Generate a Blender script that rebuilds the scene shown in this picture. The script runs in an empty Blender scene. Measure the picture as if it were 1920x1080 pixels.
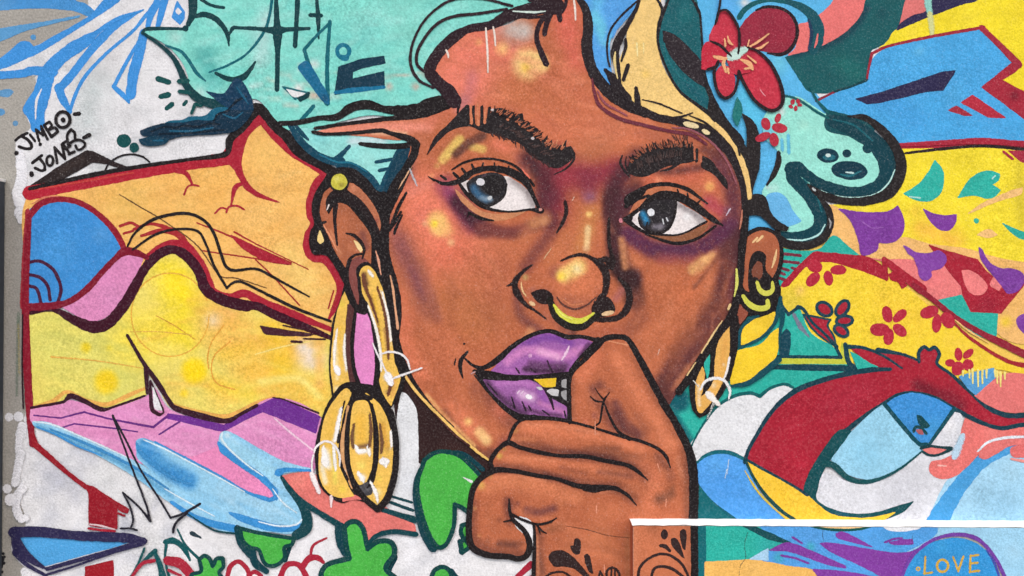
import bpy, bmesh, math, random
import numpy as np
from mathutils import Vector
from mathutils.geometry import delaunay_2d_cdt

random.seed(7)
scene = bpy.context.scene
COL = scene.collection

# ---------------------------------------------------------------- camera, sky, sun, exposure
MM = 0.0025            # metres of wall per photograph pixel (the frame is 4.8 m of wall)
EYE = 1.70             # camera height
DIST = 3.47            # camera to wall
cam_d = bpy.data.cameras.new('camera')
cam_d.sensor_width = 36.0
cam_d.lens = 36.0 * DIST / (1920 * MM)
cam_d.clip_start = 0.05
cam_d.clip_end = 500
cam = bpy.data.objects.new('camera', cam_d)
COL.objects.link(cam)
cam.location = (0, -DIST, EYE)
cam.rotation_euler = (math.radians(90), 0, 0)
scene.camera = cam

SUN_EL, SUN_AZ = 52.0, -38.0      # elevation; azimuth measured from straight behind the camera, negative = left
world = bpy.data.worlds.new('World')
scene.world = world
world.use_nodes = True
wn = world.node_tree
sky = wn.nodes.new('ShaderNodeTexSky')
sky.sky_type = 'NISHITA'
sky.sun_disc = False
sky.sun_elevation = math.radians(SUN_EL)
sky.sun_rotation = math.radians(180 + SUN_AZ)
sky.air_density = 1.0
sky.dust_density = 4.0
sky.ozone_density = 1.0
wn.links.new(sky.outputs[0], wn.nodes['Background'].inputs[0])
wn.nodes['Background'].inputs[1].default_value = 0.12
sun_d = bpy.data.lights.new('sun', 'SUN')
sun_d.energy = 1.2
sun_d.angle = math.radians(14)
sun_d.color = (1.0, 0.95, 0.88)
sun = bpy.data.objects.new('sun', sun_d)
COL.objects.link(sun)
az = math.radians(SUN_AZ); el = math.radians(SUN_EL)
sdir = Vector((math.sin(az) * math.cos(el), -math.cos(az) * math.cos(el), math.sin(el)))
sun.rotation_euler = sdir.to_track_quat('Z', 'Y').to_euler()
scene.view_settings.view_transform = 'Standard'
scene.view_settings.look = 'None'
scene.view_settings.exposure = 0.9
scene.view_settings.gamma = 1.0
scene.cycles.transparent_max_bounces = 24
scene.cycles.max_bounces = 6

# ---------------------------------------------------------------- materials
def new_mat(name):
    m = bpy.data.materials.new(name); m.use_nodes = True
    nt = m.node_tree; b = nt.nodes['Principled BSDF']
    return m, nt, b

def nd(nt, t, **kw):
    n = nt.nodes.new(t)
    for k, v in kw.items(): setattr(n, k, v)
    return n

def noise(nt, vec, scale, detail=2.0, rough=0.5):
    n = nd(nt, 'ShaderNodeTexNoise'); n.noise_dimensions = '3D'
    n.inputs['Scale'].default_value = scale; n.inputs['Detail'].default_value = detail
    n.inputs['Roughness'].default_value = rough
    nt.links.new(vec, n.inputs['Vector'])
    return n.outputs[0]

def ramp(nt, val, a, b, lo, hi):
    n = nd(nt, 'ShaderNodeMapRange'); n.clamp = True
    nt.links.new(val, n.inputs[0])
    for i, v in enumerate((a, b, lo, hi)): n.inputs[i + 1].default_value = v
    return n.outputs[0]

def mth(nt, op, a, b):
    n = nd(nt, 'ShaderNodeMath'); n.operation = op
    for i, v in enumerate((a, b)):
        if isinstance(v, (int, float)): n.inputs[i].default_value = v
        else: nt.links.new(v, n.inputs[i])
    return n.outputs[0]

GRAIN = 105.0
def relief(nt, pos, b, amount):
    """roughcast relief shared by the bare render and the paint that lies on it"""
    g1 = noise(nt, pos, GRAIN, 3.0, 0.6)
    g2 = noise(nt, pos, GRAIN * 0.37, 2.0, 0.5)
    h = mth(nt, 'ADD', mth(nt, 'MULTIPLY', g1, 0.7), mth(nt, 'MULTIPLY', g2, 0.5))
    bp = nd(nt, 'ShaderNodeBump'); bp.inputs['Strength'].default_value = amount
    bp.inputs['Distance'].default_value = 0.004
    nt.links.new(h, bp.inputs['Height']); nt.links.new(bp.outputs[0], b.inputs['Normal'])
    return g1, g2

def tint(nt, col, fac):
    mx = nd(nt, 'ShaderNodeVectorMath'); mx.operation = 'SCALE'
    nt.links.new(col, mx.inputs[0]); nt.links.new(fac, mx.inputs['Scale'])
    return mx.outputs[0]

def paint_material():
    m, nt, b = new_mat('spray_paint_on_render')
    pos = nd(nt, 'ShaderNodeNewGeometry').outputs['Position']
    at = nd(nt, 'ShaderNodeAttribute'); at.attribute_name = 'Col'
    g1, g2 = relief(nt, pos, b, 0.60)
    # colour is darker in the pits of the grain, lighter on its crests, thicker passes in broad clouds
    f1 = ramp(nt, g1, 0.32, 0.64, 0.74, 1.12)
    patch = ramp(nt, noise(nt, pos, 3.2, 3.0, 0.6), 0.36, 0.64, 0.35, 1.0)      # smoother and rougher trowelling
    f1 = mth(nt, 'ADD', 1.0, mth(nt, 'MULTIPLY', mth(nt, 'SUBTRACT', f1, 1.0), patch))
    mp = nd(nt, 'ShaderNodeMapping'); mp.inputs['Rotation'].default_value = (0, math.radians(24), 0)
    mp.inputs['Scale'].default_value = (4.0, 4.0, 15.0)
    nt.links.new(pos, mp.inputs['Vector'])
    strk = ramp(nt, noise(nt, mp.outputs[0], 1.0, 3.0, 0.6), 0.34, 0.66, 0.955, 1.035)      # passes of the roller and can
    mp2 = nd(nt, 'ShaderNodeMapping'); mp2.inputs['Scale'].default_value = (7.0, 3.0, 0.8)
    nt.links.new(pos, mp2.inputs['Vector'])
    wash = ramp(nt, noise(nt, mp2.outputs[0], 1.0, 4.0, 0.65), 0.36, 0.68, 1.015, 0.965)     # rain marks
    f2 = ramp(nt, noise(nt, pos, 9.0, 4.0, 0.6), 0.3, 0.7, 0.93, 1.06)
    f3 = ramp(nt, noise(nt, pos, 260.0, 1.0), 0.3, 0.7, 0.93, 1.06)
    fac = mth(nt, 'MULTIPLY', mth(nt, 'MULTIPLY', f1, f2), mth(nt, 'MULTIPLY', f3, mth(nt, 'MULTIPLY', strk, wash)))
    col = tint(nt, at.outputs['Color'], fac)
    # missed pinholes where the pale undercoat shows through
    pin = ramp(nt, noise(nt, pos, 210.0, 0.0), 0.76, 0.82, 0.0, 0.22)
    pin = mth(nt, 'ADD', pin, ramp(nt, g1, 0.50, 0.72, 0.0, 0.07))
    mx = nd(nt, 'ShaderNodeMix'); mx.data_type = 'RGBA'
    nt.links.new(pin, mx.inputs[0]); nt.links.new(col, mx.inputs[6]); mx.inputs[7].default_value = (0.42, 0.41, 0.40, 1)
    nt.links.new(mx.outputs[2], b.inputs['Base Color'])
    b.inputs['Roughness'].default_value = 0.72
    b.inputs['Specular IOR Level'].default_value = 0.12
    # overspray: the soft rim breaks up into droplets
    drop = noise(nt, pos, 330.0, 1.0)
    al = mth(nt, 'SUBTRACT', mth(nt, 'MULTIPLY', at.outputs['Alpha'], 1.6), 0.30)
    al = mth(nt, 'ADD', mth(nt, 'MULTIPLY', mth(nt, 'SUBTRACT', al, ramp(nt, drop, 0.25, 0.75, 0.0, 1.0)), 3.0), 0.5)
    al = ramp(nt, al, 0.0, 1.0, 0.0, 1.0)
    nt.links.new(al, b.inputs['Alpha'])
    return m

def render_material(name, c, var=0.12, bump=0.6):
    m, nt, b = new_mat(name)
    pos = nd(nt, 'ShaderNodeNewGeometry').outputs['Position']
    g1, g2 = relief(nt, pos, b, bump)
    f1 = ramp(nt, g1, 0.33, 0.66, 1 - 2.0 * var, 1 + var)
    f2 = ramp(nt, noise(nt, pos, 5.0, 5.0, 0.65), 0.3, 0.7, 1 - var, 1 + var)
    rgb = nd(nt, 'ShaderNodeRGB'); rgb.outputs[0].default_value = (*c, 1)
    nt.links.new(tint(nt, rgb.outputs[0], mth(nt, 'MULTIPLY', f1, f2)), b.inputs['Base Color'])
    b.inputs['Roughness'].default_value = 0.9
    return m

PAINT = paint_material()
M_RENDER = render_material('grey_roughcast_render', (0.315, 0.300, 0.268))
M_LEDGE = render_material('white_painted_ledge', (0.74, 0.74, 0.73), 0.04, 0.35)
M_GROUND = render_material('asphalt', (0.06, 0.06, 0.062), 0.2)
M_PAVING = render_material('concrete_paving', (0.30, 0.29, 0.27), 0.12)
def metal_material(name, c, r):
    m, nt, b = new_mat(name)
    pos = nd(nt, 'ShaderNodeNewGeometry').outputs['Position']
    f = ramp(nt, noise(nt, pos, 30.0, 5.0, 0.65), 0.3, 0.7, 0.75, 1.25)
    rgb = nd(nt, 'ShaderNodeRGB'); rgb.outputs[0].default_value = (*c, 1)
    nt.links.new(tint(nt, rgb.outputs[0], f), b.inputs['Base Color'])
    b.inputs['Roughness'].default_value = r
    return m
M_POST = metal_material('navy_painted_steel', (0.022, 0.028, 0.038), 0.5)
M_CAP = metal_material('pale_weathered_cap', (0.6, 0.6, 0.58), 0.7)

# ---------------------------------------------------------------- painting engine
# The artist's shapes are laid as thin films of paint on the wall. Outlines are given in photograph
# pixels and turned into places on the wall plane (or on the face of the plinth, 85 mm proud).
PL_D = 0.085
SURF = {'wall': (0.0, 1.0), 'plinth': (PL_D, (DIST - PL_D) / DIST)}
FILM = 0.00018
ALB = 0.80            # albedo of paint that photographs as pure white
FR = [0.0, 0.0, 1.0]
def fr(ox=0, oy=0, s=1.0): FR[:] = [ox, oy, s]
def tile(c, r): fr(480 * c, 270 * r, 4.0)

def lin(c):
    c = np.asarray(c, float) / 255.0
    return np.where(c <= 0.04045, c / 12.92, ((c + 0.055) / 1.055) ** 2.4) * ALB

CELL = 5.0
HG = {k: np.zeros((420, 620), np.int32) for k in SURF}     # film count per cell
GX, GY = -600.0, -500.0
PARTS = []
class Part:
    def __init__(s, name, parent=None, label=None, surf='wall'):
        s.name, s.parent, s.label, s.surf = name, parent, label, surf
        s.v, s.f, s.c = [], [], []
        PARTS.append(s)
    def add(s, xy, h, faces, cols):
        b = len(s.v)
        off, k = SURF[s.surf]
        for (x, y), z in zip(xy, h):
            s.v.append(((x - 960) * MM * k, -off - z, EYE + (540 - y) * MM * k))
        s.c.extend(cols)
        s.f.extend([tuple(b + i for i in f) for f in faces])

def P(name, parent=None, label=None, surf='wall'): return Part(name, parent, label, surf)

def to_src(pts):
    a = np.asarray(pts, float).reshape(-1, 2)
    return a / FR[2] + np.array([FR[0], FR[1]])

def corners(p, closed, lim=80):
    n = len(p); out = set()
    for i in range(n):
        if not closed and i in (0, n - 1): continue
        a, b, c = p[i - 1], p[i], p[(i + 1) % n]
        u, v = b - a, c - b
        lu, lv = np.hypot(*u), np.hypot(*v)
        if lu < 1e-6 or lv < 1e-6: out.add(i); continue
        if math.degrees(math.acos(max(-1, min(1, float(u @ v) / lu / lv)))) > lim: out.add(i)
    return out

def cr_run(p, step, ws=None):
    """open Catmull-Rom through p; ws are values carried along"""
    n = len(p)
    if n == 1: return p, ws
    e = np.vstack([2 * p[0] - p[1], p, 2 * p[-1] - p[-2]])
    out, wo = [], []
    for i in range(n - 1):
        p0, p1, p2, p3 = e[i], e[i + 1], e[i + 2], e[i + 3]
        L = np.hypot(*(p2 - p1))
        # tangents limited by the length of the segment so that uneven spacing does not loop
        t1 = (p2 - p0) * 0.5; t2 = (p3 - p1) * 0.5
        for t in (t1, t2):
            m = np.hypot(*t)
            if m > L * 1.15: t *= L * 1.15 / m
        k = max(1, int(L / step))
        for j in range(k):
            u = j / k
            out.append((2*u**3-3*u**2+1)*p1 + (u**3-2*u**2+u)*t1 + (-2*u**3+3*u**2)*p2 + (u**3-u**2)*t2)
            if ws is not None: wo.append(ws[i] + (ws[i + 1] - ws[i]) * (u * u * (3 - 2 * u)))
    out.append(p[-1])
    if ws is not None: wo.append(ws[-1])
    return np.array(out), (np.array(wo) if ws is not None else None)

def smooth_closed(p, step, poly):
    n = len(p)
    if poly:
        out = []
        for i in range(n):
            a, b = p[i], p[(i + 1) % n]
            k = max(1, int(np.hypot(*(b - a)) / (step * 1.5)))
            out += [a + (b - a) * j / k for j in range(k)]
        return np.array(out)
    cs = sorted(corners(p, True))
    if not cs:
        q = np.vstack([p[-2:], p, p[:3]])
        o, _ = cr_run(q, step)
        # cut the padded run back to one turn
        d0 = np.argmin(np.abs(o - p[0]).sum(1)[: len(o) // 2 + 1])
        tail = np.abs(o - p[0]).sum(1); tail[: len(o) // 2] = 1e9
        return o[d0:int(np.argmin(tail))]
    out = []
    for a, b in zip(cs, cs[1:] + [cs[0] + n]):
        run = np.array([p[i % n] for i in range(a, b + 1)])
        o, _ = cr_run(run, step)
        out.append(o[:-1])
    return np.vstack(out)

def wobble(n, amp, rng):
    k = np.convolve(rng.normal(size=n + 8), np.ones(3) / 1.7, 'same')[4:4 + n]
    return k * amp
RNG = np.random.default_rng(11)

def jitter_closed(p, amp):
    t = np.roll(p, -1, 0) - np.roll(p, 1, 0)
    l = np.hypot(t[:, 0], t[:, 1]); l[l < 1e-9] = 1
    nrm = np.stack([-t[:, 1], t[:, 0]], 1) / l[:, None]
    return p + nrm * wobble(len(p), amp, RNG)[:, None]

def inside(poly, q):
    x, y = q[:, 0], q[:, 1]
    r = np.zeros(len(q), bool)
    x1, y1 = poly[:, 0], poly[:, 1]
    x2, y2 = np.roll(x1, -1), np.roll(y1, -1)
    for i in range(len(poly)):
        if y1[i] == y2[i]: continue
        c = (y1[i] > y) != (y2[i] > y)
        r ^= c & (x < (x2[i] - x1[i]) * (y - y1[i]) / (y2[i] - y1[i]) + x1[i])
    return r

def lift(surf, cells):
    g = HG[surf]
    i = np.clip(((cells[:, 0] - GX) / CELL).astype(int), 0, g.shape[1] - 1)
    j = np.clip(((cells[:, 1] - GY) / CELL).astype(int), 0, g.shape[0] - 1)
    h = int(g[j, i].max()) + 1
    g[j, i] = h
    return h * FILM

def lift_poly(surf, b):
    x0, y0 = b.min(0) - CELL; x1, y1 = b.max(0) + CELL
    xs = np.arange(math.floor((x0 - GX) / CELL), math.ceil((x1 - GX) / CELL)) * CELL + GX + CELL / 2
    ys = np.arange(math.floor((y0 - GY) / CELL), math.ceil((y1 - GY) / CELL)) * CELL + GY + CELL / 2
    X, Y = np.meshgrid(xs, ys); q = np.stack([X.ravel(), Y.ravel()], 1)
    q = q[inside(b, q)]
    o = [b + np.array(d) for d in ((0, 0), (3, 0), (-3, 0), (0, 3), (0, -3))]
    return lift(surf, np.vstack([q] + o))

def seg_dist(v, pl):
    d = np.full(len(v), 1e9)
    if len(pl) == 1: return np.hypot(v[:, 0] - pl[0, 0], v[:, 1] - pl[0, 1])
    for a, b in zip(pl[:-1], pl[1:]):
        ab = b - a; L = float(ab @ ab)
        t = np.clip(((v - a) @ ab) / L, 0, 1) if L > 0 else np.zeros(len(v))
        q = a + t[:, None] * ab
        d = np.minimum(d, np.hypot(v[:, 0] - q[:, 0], v[:, 1] - q[:, 1]))
    return d

def airbrush(v, base, dabs):
    """colour of the film at v: base colour, then soft passes (points, radius, colour, strength[, core])"""
    c = np.tile(lin(base), (len(v), 1))
    for d in dabs or ():
        pl = to_src(d[0]); r = d[1] / FR[2]; col = lin(d[2]); a = d[3]; core = d[4] if len(d) > 4 else 0.0
        if len(pl) > 2: pl, _ = cr_run(pl, 14)
        lo = pl.min(0) - r; hi = pl.max(0) + r
        m = (v[:, 0] > lo[0]) & (v[:, 0] < hi[0]) & (v[:, 1] > lo[1]) & (v[:, 1] < hi[1])
        if not m.any(): continue
        t = np.clip((seg_dist(v[m], pl) / r - core) / (1 - core), 0, 1)
        w = np.clip(a * (1 - t * t * (3 - 2 * t)) * (1 + RNG.normal(size=len(t)) * 0.10), 0, 1)[:, None]
        # mix in a perceptual space, as the eye reads a sprayed fade
        c[m] = (np.sqrt(c[m]) * (1 - w) + np.sqrt(col) * w) ** 2
    if dabs: c *= 1 + RNG.normal(size=(len(v), 1)) * 0.035      # uneven passes
    return c

def ribbon(part, pts, ws, colf, soft, alpha=1.0, h=0.0, h2=None, spray=False, cap=True):
    n = len(pts)
    if n < 2: return
    t = np.gradient(pts, axis=0)
    l = np.hypot(t[:, 0], t[:, 1]); l[l < 1e-9] = 1
    t = t / l[:, None]; nr = np.stack([-t[:, 1], t[:, 0]], 1)
    if spray: prof = [(-1, 0), (-.68, .5), (-.35, 1), (.35, 1), (.68, .5), (1, 0)]
    secs = []      # (centre, normal, half width, alpha scale)
    if cap:
        r = ws[0] / 2
        secs.append((pts[0] - t[0] * (r + soft), nr[0], 0.05, 0.0))
        for a in (75, 50, 25):
            secs.append((pts[0] - t[0] * r * math.sin(math.radians(a)), nr[0], r * math.cos(math.radians(a)), 1.0))
    for i in range(n): secs.append((pts[i], nr[i], ws[i] / 2, 1.0))
    if cap:
        r = ws[-1] / 2
        for a in (25, 50, 75):
            secs.append((pts[-1] + t[-1] * r * math.sin(math.radians(a)), nr[-1], r * math.cos(math.radians(a)), 1.0))
        secs.append((pts[-1] + t[-1] * (r + soft), nr[-1], 0.05, 0.0))
    xy, al = [], []
    for c, nn, hw, k in secs:
        if spray: row = [(hw * u, a) for u, a in prof]
        else:
            e = max(hw - soft * 0.5, hw * 0.45)
            row = [(-(hw + soft * 0.5), 0.0), (-e, 1.0), (e, 1.0), (hw + soft * 0.5, 0.0)]
        for o, a in row:
            xy.append(c + nn * o); al.append(a * k * alpha)
    m = 6 if spray else 4
    k = len(secs)
    hh = np.repeat(np.linspace(h, h + FILM * 0.55 if h2 is None else h2, k), m)
    xy = np.array(xy)
    cc = colf(xy)
    cols = [(*cc[i], al[i]) for i in range(len(xy))]
    faces = [(i * m + j, i * m + j + 1, (i + 1) * m + j + 1, (i + 1) * m + j) for i in range(k - 1) for j in range(m - 1)]
    part.add(xy, hh, faces, cols)

def streaks(x0, y0, x1, y1, n, col_lo, col_hi, a, r=(4, 12), ln=(20, 70), ang=(-20, 20)):
    """random visible passes of the can, in photograph pixels"""
    o = []
    for _ in range(n):
        x, y = RNG.uniform(x0, x1), RNG.uniform(y0, y1)
        t = math.radians(RNG.uniform(*ang)); l = RNG.uniform(*ln) / 2
        c = col_lo if RNG.random() < .5 else col_hi
        q = [x - math.cos(t) * l, y - math.sin(t) * l, x + math.cos(t) * l, y + math.sin(t) * l]
        o.append(([FR[2] * (v - FR[i % 2]) for i, v in enumerate(q)], RNG.uniform(*r) * FR[2], c, RNG.uniform(.3, 1) * a))
    return o

def F(part, col, pts, dabs=None, poly=False, soft=1.6, jit=0.24, res=None):
    p = to_src(pts)
    b = smooth_closed(p, 3.0, poly)
    b = jitter_closed(b, jit)
    h = lift_poly(part.surf, b)
    vs = [Vector(q) for q in b]
    n = len(b)
    if dabs and res is None: res = 6.0
    if res:
        x0, y0 = b.min(0); x1, y1 = b.max(0)
        x0, y0 = max(x0, -300), max(y0, -200); x1, y1 = min(x1, 2250), min(y1, 1250)
        X, Y = np.meshgrid(np.arange(x0 + res / 2, x1, res), np.arange(y0 + res / 2, y1, res * 0.87))
        X[1::2] += res / 2
        q = np.stack([X.ravel(), Y.ravel()], 1)
        q = q[inside(b, q)]
        bb = b[:: max(1, int(res / 4))]
        keep = np.ones(len(q), bool)
        for s in range(0, len(q), 4000):
            dd = np.abs(q[s:s+4000, None, :] - bb[None]).max(2).min(1)
            keep[s:s+4000] = dd > res * 0.4
        vs += [Vector(v) for v in q[keep]]
    ov, oe, of, _, _, _ = delaunay_2d_cdt(vs, [(i, (i + 1) % n) for i in range(n)], [], 0, 1e-4)
    xy = np.array([(v.x, v.y) for v in ov])
    cen = np.array([xy[list(f)].mean(0) for f in of])
    fs = [f for f, k in zip(of, inside(b, cen)) if k]
    c = airbrush(xy, col, dabs)
    if part.name in ('face', 'hand', 'ear_skin', 'painted_wrist'):      # chalky skin pigment
        c = c.mean(1, keepdims=True) + (c - c.mean(1, keepdims=True)) * 0.97
        c *= 1.06
    part.add(xy, [h + FILM * 0.6] * len(xy), fs, [(*k, 1.0) for k in c])
    if soft:
        q = np.vstack([b, b[:1]])
        ribbon(part, q, np.full(len(q), 0.2), lambda v: airbrush(v, col, dabs), soft * 2, 1.0, h, h + FILM * 0.4, cap=False)

def S(part, col, pts, w, soft=1.5, a=1.0, step=3.0, lim=80, dry=0.0):
    p = to_src(pts)
    if np.isscalar(w): w = [w] * len(p)
    if len(w) != len(p):
        w = np.interp(np.linspace(0, 1, len(p)), np.linspace(0, 1, len(w)), w)
    w = np.asarray(w, float) / FR[2]
    cs = [0] + sorted(corners(p, False, lim)) + [len(p) - 1]
    runs = []
    for i, j in zip(cs[:-1], cs[1:]):
        if j > i: runs.append(cr_run(p[i:j + 1], step, w[i:j + 1]))
    allp, allw = np.vstack([r[0] for r in runs]), np.concatenate([r[1] for r in runs])
    off = [(0, 0)]
    cells = [allp]
    for ang in range(0, 360, 30):
        u = np.array([math.cos(math.radians(ang)), math.sin(math.radians(ang))])
        cells.append(allp + u * (allw[:, None] / 2 + soft))
        cells.append(allp + u * (allw[:, None] / 4))
    h = lift(part.surf, np.vstack(cells))
    lc = lin(col)
    k = len(runs)
    lum = float(lc.mean())
    fat = 0.9 if lum < .05 else 0.7 if lum < .2 else 0.4      # a dark line bleeds into the pits of the render
    for i, (q, ww) in enumerate(runs):
        q = q.copy()
        if len(q) > 3: q[1:-1] += RNG.normal(size=(len(q) - 2, 2)) * 0.14
        ww = (ww + fat) * (1 + wobble(len(ww), 0.035, RNG))
        ribbon(part, q, ww, lambda v: np.tile(lc, (len(v), 1)), soft, a, h + FILM * 0.7 * i / k, h + FILM * 0.7 * (i + 1) / k)

def SP(part, col, pts, r, a=0.7):
    """a soft pass of the can: no hard edge"""
    p = to_src(pts)
    if len(p) == 1: p = np.vstack([p - [0.5, 0], p + [0.5, 0]])
    r = (r if not np.isscalar(r) else [r] * len(p))
    w = np.interp(np.linspace(0, 1, len(p)), np.linspace(0, 1, len(r)), r) * 2 / FR[2]
    q, ww = cr_run(p, 4.0, w)
    cells = [q] + [q + np.array([math.cos(t), math.sin(t)]) * ww[:, None] * f for t in np.arange(0, 6.28, .5) for f in (.25, .5)]
    h = lift(part.surf, np.vstack(cells))
    lc = lin(col)
    ribbon(part, q, ww, lambda v: np.tile(lc, (len(v), 1)), 0.5, a, h, h + FILM * 0.6, spray=True)

def ell(cx, cy, rx, ry, rot=0, n=14):
    o = []
    c, s = math.cos(math.radians(rot)), math.sin(math.radians(rot))
    for i in range(n):
        t = 2 * math.pi * i / n
        x, y = rx * math.cos(t), ry * math.sin(t)
        o += [cx + x * c - y * s, cy + x * s + y * c]
    return o
def D(part, col, cx, cy, rx, ry=None, rot=0, dabs=None, **k):
    F(part, col, ell(cx, cy, rx, ry or rx, rot), dabs, **k)
def RING(part, col, cx, cy, rx, ry, w, rot=0):
    e = ell(cx, cy, rx, ry, rot, 16)
    S(part, col, e + e[:4], w)

# colours as the photograph shows them
WHITE = (232, 232, 234); BLU = (64, 150, 224); INK = (30, 24, 26); TEALD = (10, 66, 74); TEAL = (132, 222, 208)
RED = (172, 34, 54); NAVY = (44, 40, 78); GREEN = (76, 182, 72); SALMON = (234, 122, 114); YEL = (249, 226, 44)
SKIN = (196, 108, 70); PURP = (130, 62, 160); AQUA = (44, 180, 164); MAROON = (62, 14, 34); ORANGE = (247, 190, 104)
PINK = (226, 148, 196); SKYB = (74, 172, 232)

# ---------------------------------------------------------------- the setting and the wall
def mesh_obj(name, verts, faces, mat, parent=None):
    me = bpy.data.meshes.new(name)
    me.from_pydata(verts, [], faces)
    me.materials.append(mat); me.update()
    o = bpy.data.objects.new(name, me); COL.objects.link(o)
    if parent: o.parent = parent
    return o

def sheet(name, x0, x1, y0, y1, z, mat):
    o = mesh_obj(name, [(x0, y0, z), (x1, y0, z), (x1, y1, z), (x0, y1, z)], [(0, 1, 2, 3)], mat)
    o['kind'] = 'structure'
    return o
def box(name, x0, x1, y0, y1, z0, z1, mat, parent=None, bevel=0.0):
    bm = bmesh.new()
    bmesh.ops.create_cube(bm, size=1)
    for v in bm.verts:
        v.co = Vector((x0 + (v.co.x + .5) * (x1 - x0), y0 + (v.co.y + .5) * (y1 - y0), z0 + (v.co.z + .5) * (z1 - z0)))
    if bevel: bmesh.ops.bevel(bm, geom=bm.edges[:], offset=bevel, segments=2, affect='EDGES', profile=0.6)
    me = bpy.data.meshes.new(name); bm.to_mesh(me); bm.free()
    me.materials.append(mat)
    o = bpy.data.objects.new(name, me); COL.objects.link(o)
    if parent: o.parent = parent
    return o

sheet('ground', -120, 120, -140, 60, -0.13, M_GROUND)
pv = box('pavement', -30, 30, -3.0, -0.003, -0.129, 0.0, M_PAVING); pv['kind'] = 'structure'

wall = bpy.data.objects.new('mural_wall', None); COL.objects.link(wall)
wall['label'] = 'grey rendered wall covered with a colourful sprayed mural of a thoughtful woman'
wall['category'] = 'wall'
wall['kind'] = 'thing'
box('render_slab', -5.2, 5.6, 0.0, 0.32, -0.1, 3.75, M_RENDER, wall)
box('coping', -5.25, 5.65, -0.05, 0.37, 3.752, 3.83, M_PAVING, wall, 0.01)

# the plinth: a low thickening of the wall with a whitewashed top that starts beneath the painted wrist
kf = SURF['plinth'][1]
def plx(px): return (px - 960) * MM * kf
def plz(py): return EYE + (540 - py) * MM * kf
PX0, PX1 = plx(1187), 5.6
ZL, ZR = plz(983.5), plz(987.8)                  # front edge of the ledge at px 1187 and 1920
zr_end = ZL + (ZR - ZL) * (PX1 - PX0) / (plx(1920) - PX0)
rg = random.Random(3)
N = 150
fv, bv = [], []
for i in range(N + 1):
    t = i / N; x = PX0 + (PX1 - PX0) * t; z = ZL + (zr_end - ZL) * t
    fv.append((x, -PL_D, z + rg.uniform(-.0016, .0010)))
    bv.append((x, -0.0005, z + 0.004 + rg.uniform(-.001, .001)))
lo = [(x, -PL_D, -0.05) for x, _, _ in fv]
# front face and left return
V = fv + lo + [(PX0, -0.0005, ZL + 0.004), (PX0, -0.0005, -0.05)]
Fc = [(i, N + 1 + i, N + 2 + i, i + 1) for i in range(N)]
b0 = 2 * (N + 1)
Fc.append((b0, b0 + 1, N + 1, 0))
plinth = mesh_obj('plinth', V, Fc, M_RENDER, wall)
plinth['label'] = 'low projecting plinth of the wall, painted over like the mural'
# ledge: a trowelled white skim, slightly rounded over the front edge
LV, LF = [], []
prof = [(0, .0015, 0), (.35, .0025, 0), (.75, .002, 0), (.98, .001, 0), (1.02, -.0012, 0), (1.02, -.004, 0)]
for i in range(N + 1):
    w = rg.uniform(-.0012, .0012) + (rg.uniform(.001, .0035) if rg.random() < .12 else 0)
    for a, dz, _ in prof:
        y = bv[i][1] + (fv[i][1] - bv[i][1]) * a
        LV.append((fv[i][0] - (.004 if i == 0 else 0), y - (.0015 if a > 1 else 0), fv[i][2] + dz + .002 + (w if dz < 0 else w * .3)))
m = len(prof)
for i in range(N):
    for j in range(m - 1):
        a = i * m + j
        LF.append((a, a + 1, a + m + 1, a + m))
LF.append(tuple(range(m)))
ledge = mesh_obj('ledge', LV, LF, M_LEDGE, plinth)
ledge['label'] = 'narrow whitewashed top of the plinth'

# dark steel post standing just clear of the wall at its bare grey end
post = bpy.data.objects.new('steel_post', None); COL.objects.link(post)
post.location = (-2.449, -0.062, 0.0)
post.rotation_euler = (0, 0.008, 0)
post['label'] = 'dark navy square steel post with a pale cap, before the bare grey wall end'
post['category'] = 'post'
bm = bmesh.new()
bmesh.ops.create_cube(bm, size=1)
for v in bm.verts:
    v.co = Vector((v.co.x * 0.12, v.co.y * 0.12, (v.co.z + .5) * 2.182 + 0.012))
bmesh.ops.bevel(bm, geom=[e for e in bm.edges if abs(e.verts[0].co.z - e.verts[1].co.z) > 1], offset=.007, segments=3, affect='EDGES')
me = bpy.data.meshes.new('shaft'); bm.to_mesh(me); bm.free(); me.materials.append(M_POST)
sh = bpy.data.objects.new('shaft', me); COL.objects.link(sh); sh.parent = post
box('cap', -.062, .062, -.062, .06, 2.195, 2.210, M_CAP, post, .003)
box('base_plate', -.10, .10, -.10, .06, 0.0005, .0115, M_POST, post, .002)

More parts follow.
